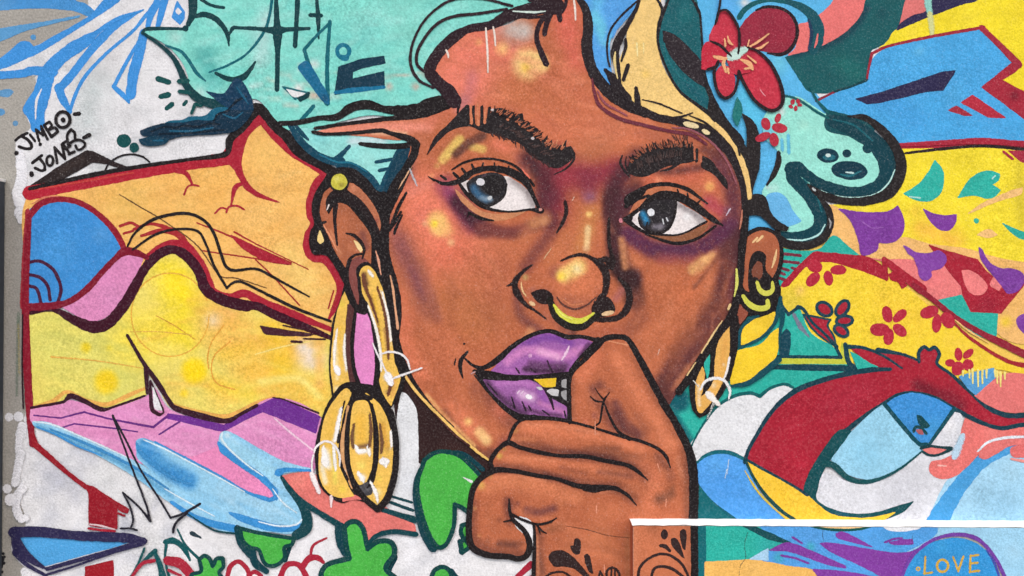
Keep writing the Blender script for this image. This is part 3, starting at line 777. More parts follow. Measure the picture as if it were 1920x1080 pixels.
# ---------------------------------------------------------------- right: yellow, peach, salmon and red fields
tile(3, 1)
ym = P('yellow_middle_field', wall, 'speckled yellow field scattered with teal and purple petals')
F(ym, (249,226,52), [980,40, 1300,35, 1600,20, 1920,40, 2700,60, 2700,1000, 1920,960, 1700,900, 1500,830, 1200,770, 1000,720, 480,520, 440,460, 700,450, 900,400, 1030,250],
  [([1150,640, 1400,720],140,(250,196,70),.9), ([1100,500],80,(250,204,70),.7), ([1900,350],130,(224,202,56),.7), ([1880,160, 1900,600],60,(206,186,52),.6), ([1500,300],200,(250,228,44),.6), ([700,480],70,(250,226,96),.6)], res=10)
ph = P('peach_field', wall, 'peach orange band between yellow field and salmon')
F(ph, (246,192,116), [470,455, 560,500, 640,560, 960,700, 1050,705, 1210,750, 1500,790, 1700,850, 1920,890, 2700,1000, 2700,1500, 1920,1500, 1700,1400, 1300,900, 1000,870, 740,850, 680,840, 470,700],
  [([1700,880, 1920,960],60,(238,182,100),.7), ([1850,1200],160,(232,178,96),.7), ([1780,1330],70,(250,214,56),.95)], res=10)
tl = P('teal_stripe_corner', wall, 'teal corner with short red dashes beside the ear')
F(tl, AQUA, [20,760, 200,800, 380,790, 490,690, 600,770, 700,850, 330,860, 150,1030, 100,1060, -40,1060])
for x, y, l in ((120,825,120), (115,880,110), (110,935,40), (180,930,44), (90,965,30), (80,1005,40)): S(tl, (122,44,64), [x,y, x+l,y+12], 20)
sm = P('salmon_field', wall, 'salmon pink patch bordered by dark red')
F(sm, (240,130,128), [690,845, 860,868, 1040,868, 1300,905, 1460,950, 1600,1060, 1560,1120, 1450,1135, 1270,1178, 1140,1080, 980,950, 860,880], [([1250,1000],90,(236,120,124),.6)])
aq = P('aqua_patch', wall, 'aqua angular patch under the dark red block')
fr()
F(aq, AQUA, [1756,564, 1802,553, 1822,584, 1870,588, 1866,640, 1830,628, 1790,600], poly=True)
rb = P('red_block', wall, 'dark red angular block with a salmon opening')
F(rb, RED, [1741,459, 1760,466, 1832,487, 1848,508, 1880,535, 1925,520, 1918,536, 1876,587, 1820,584, 1805,555, 1802,538, 1776,505], [([1850,570],30,(150,32,54),.6)], poly=True)
F(rb, (240,132,130), [1803,508, 1818,508, 1838,520, 1850,538, 1838,552, 1818,548, 1808,530])
F(rb, (240,132,130), [1862,520, 1880,532, 1872,545, 1856,534])
yl = P('yellow_lower_field', wall, 'yellow field scattered with red flowers and pale drips')
F(yl, (250,216,56), [1440,575, 1458,545, 1500,508, 1520,486, 1560,486, 1660,516, 1710,548, 1760,592, 1830,640, 1920,690, 2150,760, 2150,720, 1920,702, 1862,692, 1795,708, 1755,684, 1720,678, 1640,655, 1596,645, 1600,690, 1430,690, 1430,620],
  [([1480,560, 1490,580],40,(226,202,70),.8), ([1560,540],60,(250,222,64),.6), ([1660,560, 1720,600],50,(246,204,60),.6), ([1780,640, 1860,680],30,(244,206,70),.6), ([1500,545],16,(246,196,120),.7)], res=9)
tile(3, 1)
rr2 = P('red_roof_line', wall, 'dark red peaked line over the flowered yellow field')
F(rr2, RED, [95,1065, 120,1030, 330,820, 420,815, 600,832, 745,850, 885,940, 885,1020, 700,952, 500,890, 420,882, 300,905, 150,1060, 110,1075])
S(rr2, RED, [868,865, 885,1010],[36,30])
S(rr2, RED, [870,862, 980,960, 1150,1090],[34,60,70])
F(rr2, RED, [900,980, 960,960, 1040,1060, 1000,1085, 975,1040, 920,1020])
tile(3, 2)
S(rr2, (150,34,54), [1090,-20, 1250,100, 1400,220, 1600,340, 1750,412, 1920,495, 2300,640],[40,38,38,38,52,56,50])
S(rr2, (164,40,48), [1385,250, 1480,350, 1650,470, 1800,550, 1920,580, 2300,640],[12,20,24,28,34,30])
S(rr2, (246,196,120), [1400,240, 1500,320, 1650,410],[4,12,4], soft=2)

# petals on the yellow fields
tile(3, 1)
def petal(col, pts, lab, hi=None):
    q = P('petal_shape', wall, lab)
    F(q, col, pts, [(pts[:2], 70, tuple(min(255, c + 14) for c in col), .6)])
    if hi: S(q, hi[0], hi[1], hi[2], soft=2, a=.8)
petal((46,182,166), [1250,122, 1302,190, 1316,270, 1290,370, 1210,427, 1100,417, 1016,372, 1130,300, 1200,210], 'teal shark fin petal on yellow', ((180,226,216),[1060,395, 1140,405],8))
petal((46,182,166), [1422,404, 1500,280, 1580,220, 1660,203, 1735,225, 1728,268, 1680,305, 1742,348, 1700,392, 1640,407, 1540,385], 'teal split heart petal on yellow', ((180,226,216),[1680,260, 1700,240],10))
petal((46,176,160), [1755,592, 1800,615, 1920,665, 2040,700, 2040,740, 1900,712, 1830,670], 'thin teal sliver petal on yellow')
petal((46,176,150), ell(1560,575,17,17), 'small teal dot on yellow')
petal(PURP, [528,488, 560,490, 640,507, 800,517, 900,506, 970,463, 1012,560, 1012,650, 960,722, 880,742, 828,742, 815,792, 750,828, 695,824, 680,740, 640,620, 590,540], 'largest purple bell shaped petal', ((160,96,186),[700,580, 780,630, 860,625],8))
petal(PURP, [1162,488, 1230,520, 1320,537, 1410,530, 1402,590, 1350,647, 1280,637, 1210,570], 'small purple petal inside the yellow field')
petal((136,70,166), [1013,763, 1060,785, 1110,815, 1200,822, 1270,800, 1322,830, 1332,880, 1290,932, 1222,952, 1222,992, 1180,1024, 1140,1002, 1120,930, 1090,850, 1050,820], 'purple bell petal over the salmon edge')
petal((128,64,160), [1580,776, 1607,800, 1640,870, 1720,927, 1820,937, 1890,960, 1918,1010, 1880,1090, 1800,1120, 1740,1050, 1640,930, 1590,850], 'long purple comma petal on the peach band')
petal((128,64,160), [1900,1280, 1960,1280, 1990,1360, 1940,1440, 1880,1380, 1862,1320], 'purple petal cut by the yellow patch')
petal((246,196,124), [1500,522, 1600,450, 1800,360, 1905,328, 1890,378, 1720,430], 'peach streak over the yellow field')
petal((246,196,124), [1565,682, 1650,640, 1722,682, 1650,702], 'small peach lozenge on yellow')
S(ym, (40,28,30), [1030,70, 1300,38, 1600,16, 1920,40, 2400,70],[16,20,20,20,20])
S(ym, (172,38,60), [985,8, 1300,-8, 1600,-22, 1920,0, 2400,20],[26,34,44,40,40])
F(ym, (172,44,66), [1800,50, 2000,60, 2000,170, 1890,130], poly=True); S(ym, (172,44,66), [1765,60, 1830,112], 18)

# red flowers
def flower(lab, petals, col=(186,42,64), edge=None, leafy=None):
    q = P('red_flower', wall, lab)
    if leafy:
        F(q, RED, leafy); S(q, (16,72,84), leafy + leafy[:2], 12)
    for x, y, rx, ry, rot in petals:
        c = P('petal', q)
        e = ell(x, y, rx, ry, rot, 12)
        F(c, col, e)
        if edge: S(c, edge, e + e[:4], 20)
    return q
tile(3, 2)
flower('red flower with dark teal outline joined to a red leaf', [(420,158,62,46,35), (555,152,66,40,-55), (570,245,62,36,-5), (545,320,58,36,35)], RED, (20,66,80), [262,200, 340,213, 465,238, 445,285, 490,360, 508,438, 430,392, 330,305])
flower('largest plain red flower on lower yellow field', [(892,198,36,62,-12), (985,208,62,32,-42), (835,312,70,46,0), (985,316,58,36,40), (902,366,35,62,8)])
flower('red flower of three petals under the red line', [(1205,180,70,42,-20), (1262,265,32,68,5), (1345,242,45,62,-30)])
flower('small red flower beside the yellow drips', [(1425,496,27,48,-8), (1498,492,46,25,-45), (1362,560,34,26,0), (1420,602,42,52,20), (1496,576,38,42,0)])
tile(3, 1)
flower('red flower tucked under the peaked red line', [(345,912,60,44,30), (525,945,58,34,0), (335,1015,62,38,-45), (450,1006,32,56,-10)])

# ---------------------------------------------------------------- right: lower fields
fr()
at_ = P('aqua_field', wall, 'aqua and deep teal field beside the wrist and earring')
F(at_, AQUA, [1240,770, 1300,690, 1360,600, 1440,570, 1458,560, 1478,590, 1498,578, 1520,625, 1560,650, 1576,672, 1600,690, 1660,692, 1560,715, 1500,735, 1440,760, 1400,860, 1340,960, 1330,1100, 1200,1100], [([1255,790, 1290,850, 1315,930, 1316,1000],26,(18,104,112),1,.6), ([1270,750],30,(16,92,104),1,.5), ([1500,620],40,(50,186,170),.6)])
F(at_, (200,206,66), [1445,672, 1575,673, 1578,643, 1592,645, 1593,682, 1445,681], poly=True)
for pts, w in (([1456,668, 1576,670],5), ([1576,670, 1566,650],5), ([1440,688, 1520,689, 1600,691],[8,11,11]), ([1584,646, 1590,678, 1606,692],[7,9,9]), ([1458,562, 1478,590, 1496,576],[5,5,5]), ([1496,576, 1506,580, 1522,604, 1545,625, 1568,650],[8,5,4,4,6])):
    S(at_, (14,64,78), pts, w)
F(at_, (16,70,86), [1461,668, 1463,632, 1474,617, 1481,625, 1478,665])
S(at_, (122,130,150), [1488,590, 1500,612, 1515,630],[6,8,2], soft=3)
F(at_, AQUA, [1594,660, 1620,672, 1648,688, 1608,692], poly=True)
wb = P('white_cloud_shape', wall, 'white rounded cloud shape beside the wrist')
F(wb, (230,232,235), [1292,845, 1308,812, 1330,778, 1350,757, 1380,741, 1408,737, 1425,743, 1445,727, 1470,721, 1486,728, 1468,752, 1440,785, 1418,818, 1402,850, 1396,862, 1370,851, 1345,848, 1310,864])
S(wb, (10,96,98), [1292,845, 1308,812, 1330,778, 1350,757, 1380,741, 1408,737, 1424,743],[3,3,4,5,6,6,6])
S(wb, (10,96,98), [1424,743, 1445,727, 1470,720, 1486,726],[6,5,5,5])
bo = P('blue_oval', wall, 'blue oval crossing the white cloud and yellow crescent')
F(bo, (82,162,236), [1303,872, 1322,856, 1345,849, 1370,851, 1397,863, 1408,890, 1424,922, 1448,948, 1495,975, 1510,990, 1380,990, 1372,972, 1345,952, 1322,932, 1306,912], [([1360,910],40,(72,152,228),.6), ([1340,870],30,(100,178,240),.5)])
S(bo, (14,104,116), [1303,870, 1322,854, 1345,847, 1370,849, 1396,861],[3,5,7,7,6])
S(bo, (14,92,104), [1305,912, 1322,933, 1345,953, 1372,972, 1390,985],[12,10,10,10,10])
rw = P('red_wave', wall, 'large dark red wave arching over the blue eye shape')
F(rw, RED, [1397,862, 1402,845, 1420,812, 1440,780, 1465,752, 1502,728, 1565,708, 1627,697, 1662,694, 1625,676, 1590,650, 1618,654, 1652,667, 1645,657, 1690,666, 1722,679, 1722,660, 1732,651, 1741,656, 1751,652, 1759,663, 1755,681, 1777,698, 1815,732, 1850,762, 1885,777, 1920,777, 2150,765, 2150,790, 1920,793, 1877,801, 1840,790, 1790,765, 1752,745, 1715,735, 1685,737, 1655,755, 1615,782, 1580,812, 1557,848, 1530,880, 1510,922, 1480,906, 1440,884],
  [([1560,760, 1620,730],50,(176,42,64),.7), ([1720,722, 1800,760],22,(112,26,44),.8), ([1480,820, 1500,880],40,(182,36,58),.7), ([1780,740],30,(140,32,52),.6)] + streaks(1400,700,1700,910,70,(150,26,46),(196,62,82),.45,(2,5),(12,34),(-50,-20)), res=4)
EDG = (18,62,76)
for pts, w in (([1396,866, 1402,845, 1420,812, 1440,780, 1466,751, 1502,727, 1565,706, 1627,694, 1668,692],[6,6,6,7,8,9,9,9,6]), ([1590,650, 1618,652, 1655,667, 1690,690],[7,5,4,3]), ([1645,656, 1690,664, 1722,676],[9,5,4]), ([1722,678, 1722,660, 1732,650, 1741,656, 1751,651, 1760,663, 1756,682, 1780,700, 1815,732, 1850,763, 1885,778, 1920,778, 2150,764],[5,6,6,5,6,6,5,5,6,8,9,9,9]), ([2150,792, 1920,796, 1877,803, 1840,793, 1790,767, 1752,746, 1715,737, 1685,740, 1655,757, 1615,784, 1580,812],[9,8,8,8,7,7,7,7,7,8,9])):
    S(rw, EDG, pts, w)
ey = P('blue_eye_shape', wall, 'light and deep blue eye shape under the red wave')
F(ey, (222,224,230), [1545,887, 1600,905, 1660,898, 1727,850, 1755,815, 1785,772, 1802,780, 1800,815, 1795,842, 1750,870, 1775,895, 1770,920, 1752,955, 1735,990, 1600,990, 1545,955, 1530,935, 1533,905], [([1690,920],70,(206,208,216),.7), ([1780,800],20,(246,246,248),.8)])
F(ey, (154,212,238), [1655,758, 1690,800, 1722,835, 1727,846, 1700,868, 1680,882, 1650,895, 1625,898, 1590,889, 1565,868, 1558,860, 1578,830, 1600,805, 1640,768], [([1620,850],50,(140,204,234),.6)])
F(ey, (62,148,218), [1662,756, 1685,742, 1715,737, 1752,747, 1788,767, 1765,800, 1752,817, 1738,830, 1720,828], [([1750,800],30,(70,160,216),.6)])
for pts, w in (([1657,757, 1690,797, 1722,832, 1736,833],[7,7,7,7]), ([1788,766, 1765,799, 1752,817, 1742,832],[7,6,6,5])): S(ey, (12,76,88), pts, w)
F(ey, (14,72,80), [1718,778, 1726,780, 1742,798, 1733,802, 1722,793])
S(ey, (14,72,80), [1712,808, 1716,800, 1726,802, 1735,812], 5); F(ey, (176,96,100), [1717,806, 1726,806, 1730,814, 1722,813])
F(ey, (234,130,124), [1727,840, 1742,836, 1772,842, 1760,850, 1742,851])
S(ey, (18,60,66), [1726,840, 1742,836, 1760,838, 1782,840],[5,5,4,6]); S(ey, (18,60,66), [1782,841, 1762,851, 1742,853, 1728,846],[6,4,4,4])
fr(1440, 810, 4)
F(ey, (14,78,84), [620,-10, 480,180, 400,310, 368,420, 362,508, 480,578, 640,612, 800,602, 950,560, 1088,518, 1000,600, 825,668, 955,596, 800,632, 600,640, 440,592, 330,505, 265,445, 310,300, 400,150, 525,-10], [([560,60],60,(18,84,90),.6), ([460,590, 600,620],20,(30,96,130),.7)])
S(ey, (14,80,84), [1150,142, 1000,262, 850,342, 720,372, 600,345, 490,250, 420,235],[8,14,20,30,36,46,50])
yc = P('yellow_crescent', wall, 'yellow crescent sweeping under the dark red wave')
F(yc, (248,202,60), [-150,222, 0,305, 130,380, 270,455, 390,560, 480,618, 650,642, 800,635, 950,600, 830,668, 600,690, 200,690, 60,560, -60,430], [([100,450],80,(246,196,44),.6)])
S(yc, EDG, [-165,205, -60,265, 60,330, 200,410, 290,470],[16,18,14,16,20])
S(yc, (16,72,70), [-170,215, -110,340, -20,470, 100,590, 200,660],[14,18,20,24,22])
S(yc, (222,196,70), [-175,290, -110,400, -30,500, 120,640],[4,14,14,8])
fr()
lr = P('light_blue_corner', wall, 'pale blue field with a bright blue curved stripe')
F(lr, (166,214,240), [1720,1010, 1745,960, 1772,905, 1805,880, 1840,850, 1880,830, 1920,824, 2150,820, 2150,1010], [([1880,950],70,(146,196,224),.7), ([1840,930],30,(140,188,214),.5), ([1900,880],40,(176,222,244),.6)])
S(lr, (74,162,222), [1748,990, 1775,945, 1800,908, 1836,868, 1870,848, 1900,838],[36,34,28,24,22,16])
sd = P('salmon_drips', wall, 'salmon field with rounded drips running onto the pale blue')
F(sd, (232,122,118), [1826,742, 1860,712, 1890,700, 1920,702, 2150,740, 2150,762, 1920,772, 1885,772, 1850,758])
F(sd, (88,162,216), [1797,706, 1815,700, 1862,690, 1866,706, 1828,740, 1812,726], poly=True)
F(sd, (234,120,114), [1808,784, 1840,798, 1877,807, 1920,801, 2150,795, 2150,822, 1920,821, 1885,824, 1855,833, 1836,848, 1812,873, 1786,893, 1762,896, 1743,886, 1745,866, 1767,861, 1797,843, 1800,812], [([1860,815],30,(240,136,128),.6)])
F(sd, (230,122,118), [1835,850, 1852,834, 1880,825, 1925,822, 1925,830, 1890,836, 1866,850, 1846,860, 1834,856])
F(sd, (226,112,110), [1896,838, 1925,832, 2000,830, 2000,856, 1900,856, 1893,848])
for x, y, l in ((1804,696,8),(1816,694,14),(1822,692,26),(1832,694,30),(1840,694,24),(1848,692,16),(1864,694,12),(1868,696,22),(1874,698,26),(1882,698,12)): S(yl, (244,228,130), [x,y, x+.5,y+l],[4,2.5], soft=1)
S(sd, (226,236,244), [1832,845, 1852,828, 1885,820, 1930,818],[3,4,5,4], soft=2)
S(sd, (234,150,144), [1895,860, 1930,866],[4,6])
S(sd, (250,190,180), [1758,872, 1772,873],[3,2])
SP(ey, (190,220,240), [1790,850, 1802,820],[12,9],.8)

# ---------------------------------------------------------------- the woman: hair
fr()
hr = P('hair', wall, 'mint teal wavy hair with dark teal and black outlines')
F(hr, TEAL, [270,60, 345,56, 356,48, 356,-80, 1070,-80, 1060,5, 990,14, 945,45, 890,50, 848,76, 818,112, 800,130, 818,160, 852,186, 846,206, 770,222, 690,216, 600,238, 545,244, 520,226, 482,186, 430,196, 385,192, 360,166, 346,122, 315,86],
  [([385,105, 400,140],34,(70,160,156),.75), ([400,160],26,(84,172,168),.6), ([330,70],26,(190,224,216),.6), ([378,175],18,(214,226,222),.8), ([500,30, 490,110],30,(182,222,218),.8), ([478,60],30,(160,220,212),.6), ([640,90],70,(122,216,206),.6), ([760,40, 800,90],70,(140,222,208),.6), ([690,60],50,(116,206,200),.5),
   ([590,120],16,(230,232,230),.85), ([560,168],18,(234,226,222),.9), ([585,180, 610,184],14,(236,176,150),.7), ([540,172],14,(232,214,206),.7), ([730,163],12,(226,178,164),.85), ([779,163],12,(226,168,152),.85), ([720,145, 790,138],5,(216,170,156),.6), ([800,142],14,(214,182,170),.7), ([700,195],40,(116,210,202),.5), ([420,60],30,(122,212,198),.6), ([640,225],30,(150,222,214),.6)] + streaks(360,-10,860,220,150,(104,206,198),(166,232,222),.45,(4,16),(15,70),(-40,20)) + streaks(480,120,640,200,24,(236,200,186),(222,236,232),.5,(3,9),(6,24),(-20,20)), res=6)
DT = (9,62,68); DT2 = (16,104,116)
for c, pts, w in ((DT,[362,-12, 362,25, 354,46],[18,15,8]), (DT,[345,55, 310,54, 275,55, 268,62],[5,5.5,6,5]), (DT,[268,62, 300,84, 325,108, 340,135, 350,160, 366,180, 388,192, 425,198],[4,6,8,11,13,15,17,14]),
  (DT,[364,32, 385,28, 405,36, 420,52, 428,68, 430,86],[7,10,10,9,7,2]), (DT,[430,66, 438,53, 450,53],[4,7,5]), (DT,[450,53, 480,54],[5,7]), (DT,[378,0, 398,11, 420,15],[5,5,5]), (DT2,[312,86, 340,97, 356,116, 370,138, 386,152],[3,5,6,6,2]),
  (DT2,[394,136, 430,122, 465,100, 496,60, 507,25, 512,-10],[3,4,4,5,5,5]), (DT,[406,138, 430,149, 455,146, 470,131, 479,117],[5,9,11,7,3]),
  (DT,[518,-5, 520,45, 521,58, 521,110, 520,168],[6,11,18,8,8]), (DT,[478,54, 505,57, 521,58, 540,56, 580,54],[5,10,18,8,5]), (DT,[559,-5, 556,50, 554,86],[9,7,8]), (DT,[594,-5, 597,35, 598,72],[5,8,3]), (DT,[583,29, 602,30],7),
  (DT2,[619,41, 614,120, 615,194],[6,7,8]), (DT2,[616,46, 590,72, 571,94],[5,5,6]), (DT2,[571,94, 580,122, 598,160, 613,194],[6,7,9,8]), (DT2,[532,164, 580,175],3), (DT2,[580,175, 554,186],3), (DT2,[554,186, 532,164],3), (DT2,[588,200, 575,215, 560,230],[7,7,5])):
    S(hr, c, pts, w)
D(hr, DT, 349, 54, 5)
F(hr, (22,108,148), [560,128, 566,120, 577,116, 600,152, 616,180, 617,196, 606,190, 582,158], [([610,185],12,(14,62,90),.7)])
F(hr, DT, [558,184, 580,173, 578,182, 564,191]); F(hr, (236,238,238), [538,168, 572,176, 552,182])
RING(hr, (18,118,146), 644, 97, 11.5, 12, 7); F(hr, (18,118,146), [636,104, 655,104, 652,113, 642,113])
F(hr, (13,56,76), [635,126, 680,111, 720,106, 723,119, 680,128, 662,135, 661,149, 700,139, 721,134, 721,165, 660,170, 628,178, 632,150], poly=True)
S(hr, (20,116,156), [630,174, 660,170, 720,164],[6,9,6])
for pts, w in (([297,148, 316,154],[10,10]), ([302,181, 315,178],[9,11]), ([313,203, 322,196],[8,9]), ([337,153, 352,152],8), ([338,172, 356,174],7), ([345,196, 349,191],6), ([360,212, 367,196, 378,199],[5,6,4])): S(hr, (8,78,78), pts, w)
D(hr, (8,78,78), 232, 264, 13, 12); D(hr, (8,78,78), 252, 277, 8, 9)
bn = P('navy_hair_strand', hr, 'navy blue scalloped strand pointing at the signature')
F(bn, (24,100,128), [300,240, 318,228, 342,226, 355,220, 385,218, 400,206, 420,202, 440,206, 440,230, 330,245])
F(bn, (12,48,70), [264,246, 290,236, 320,231, 345,231, 370,226, 400,226, 430,204, 455,196, 476,206, 465,224, 440,246, 400,252, 340,256, 318,262, 300,258, 268,254])
F(bn, (12,60,82), [262,262, 290,256, 318,262, 310,270, 285,274, 266,270])
F(bn, (14,58,88), [388,172, 420,176, 440,150, 452,150, 470,180, 476,206, 440,206, 415,194], [([450,165],14,(20,84,110),.7)])
for pts, w in (([285,247, 310,238, 330,240, 345,236, 372,238, 395,232, 412,234],[2,3,3,3,3,3,2]), ([402,228, 410,215, 430,208],[2,4,2]), ([430,205, 445,190, 462,182],[2,4,2]), ([300,252, 350,250, 420,244],[2,3,2])): S(bn, (6,30,46), pts, w, soft=2)
for pts, w in (([320,246, 360,246, 400,240],[2,4,2]), ([420,215, 440,222, 455,212],[2,4,2]), ([445,165, 456,180, 466,195],[2,5,2]), ([290,264, 306,264],[3,3])): S(bn, (26,92,122), pts, w, soft=3, a=.8)
hp = P('hair_over_ear', hr, 'mint hair lock over the ear with blue edging')
F(hp, (150,226,220), [546,238, 600,244, 650,252, 780,262, 762,282, 748,305, 735,335, 714,375, 704,350, 680,322, 640,308, 600,292, 562,260], [([600,256],30,(120,206,208),.6), ([660,265, 720,262],14,(206,226,230),.9), ([690,300],30,(168,232,224),.6)])
HB = (12,70,92)
for pts, w in (([545,236, 562,262, 590,288, 618,301, 640,303],[9,12,13,14,16]), ([655,275, 641,290, 630,303],[6,9,16]), ([634,309, 668,314, 695,334, 708,352, 716,374],[11,11,12,13,14]), ([774,268, 752,284, 738,310, 722,342, 715,376],[12,16,13,13,16]), ([706,304, 740,298],5.5), ([712,320, 732,316],6), ([552,232, 566,250, 578,262],[4,8,4])): S(hp, HB, pts, w)
S(hp, (28,110,136), [600,290, 632,304, 660,306, 688,322],[2,3,3,2], soft=2)
F(hp, (12,60,80), [742,296, 784,266, 786,286, 770,312, 742,356, 724,398, 710,380, 726,340])
S(hp, INK, [676,270, 700,273, 740,275, 780,271],[6,9,10,10])

# ---------------------------------------------------------------- neck shadow and white patch
fr()
nk = P('neck_shadow', wall, 'dark brown shadow of the neck under the jaw')
F(nk, (50,30,30), [735,690, 770,720, 800,760, 860,810, 905,850, 935,890, 905,925, 880,900, 790,870, 770,840, 745,800], [([850,860],50,(70,42,38),.7)])
F(nk, (228,231,234), [752,736, 762,740, 772,752, 781,772, 784,830, 783,960, 765,960, 740,925, 742,850, 744,790], [([765,900],40,(222,226,232),.6)])
for pts, w in (([732,930, 772,942],4), ([730,941, 774,957],5), ([718,955, 778,974],[8,12])): S(nk, TEALD, pts, w)
leaf_big = leaf([796,862, 812,850, 832,846, 862,854, 896,886, 908,905, 880,962, 868,952, 853,945, 851,985, 838,1018, 822,1025, 804,1000, 788,950, 783,905], 6, [([800,860, 784,900, 784,945, 800,1000, 812,1025],[8,14,16,22,18]), ([835,848, 870,852, 905,880],[6,8,8])], 'largest green leaf beside the painted thumb')
S(leaf_big, WHITE, [870,895, 884,902],[1,5])

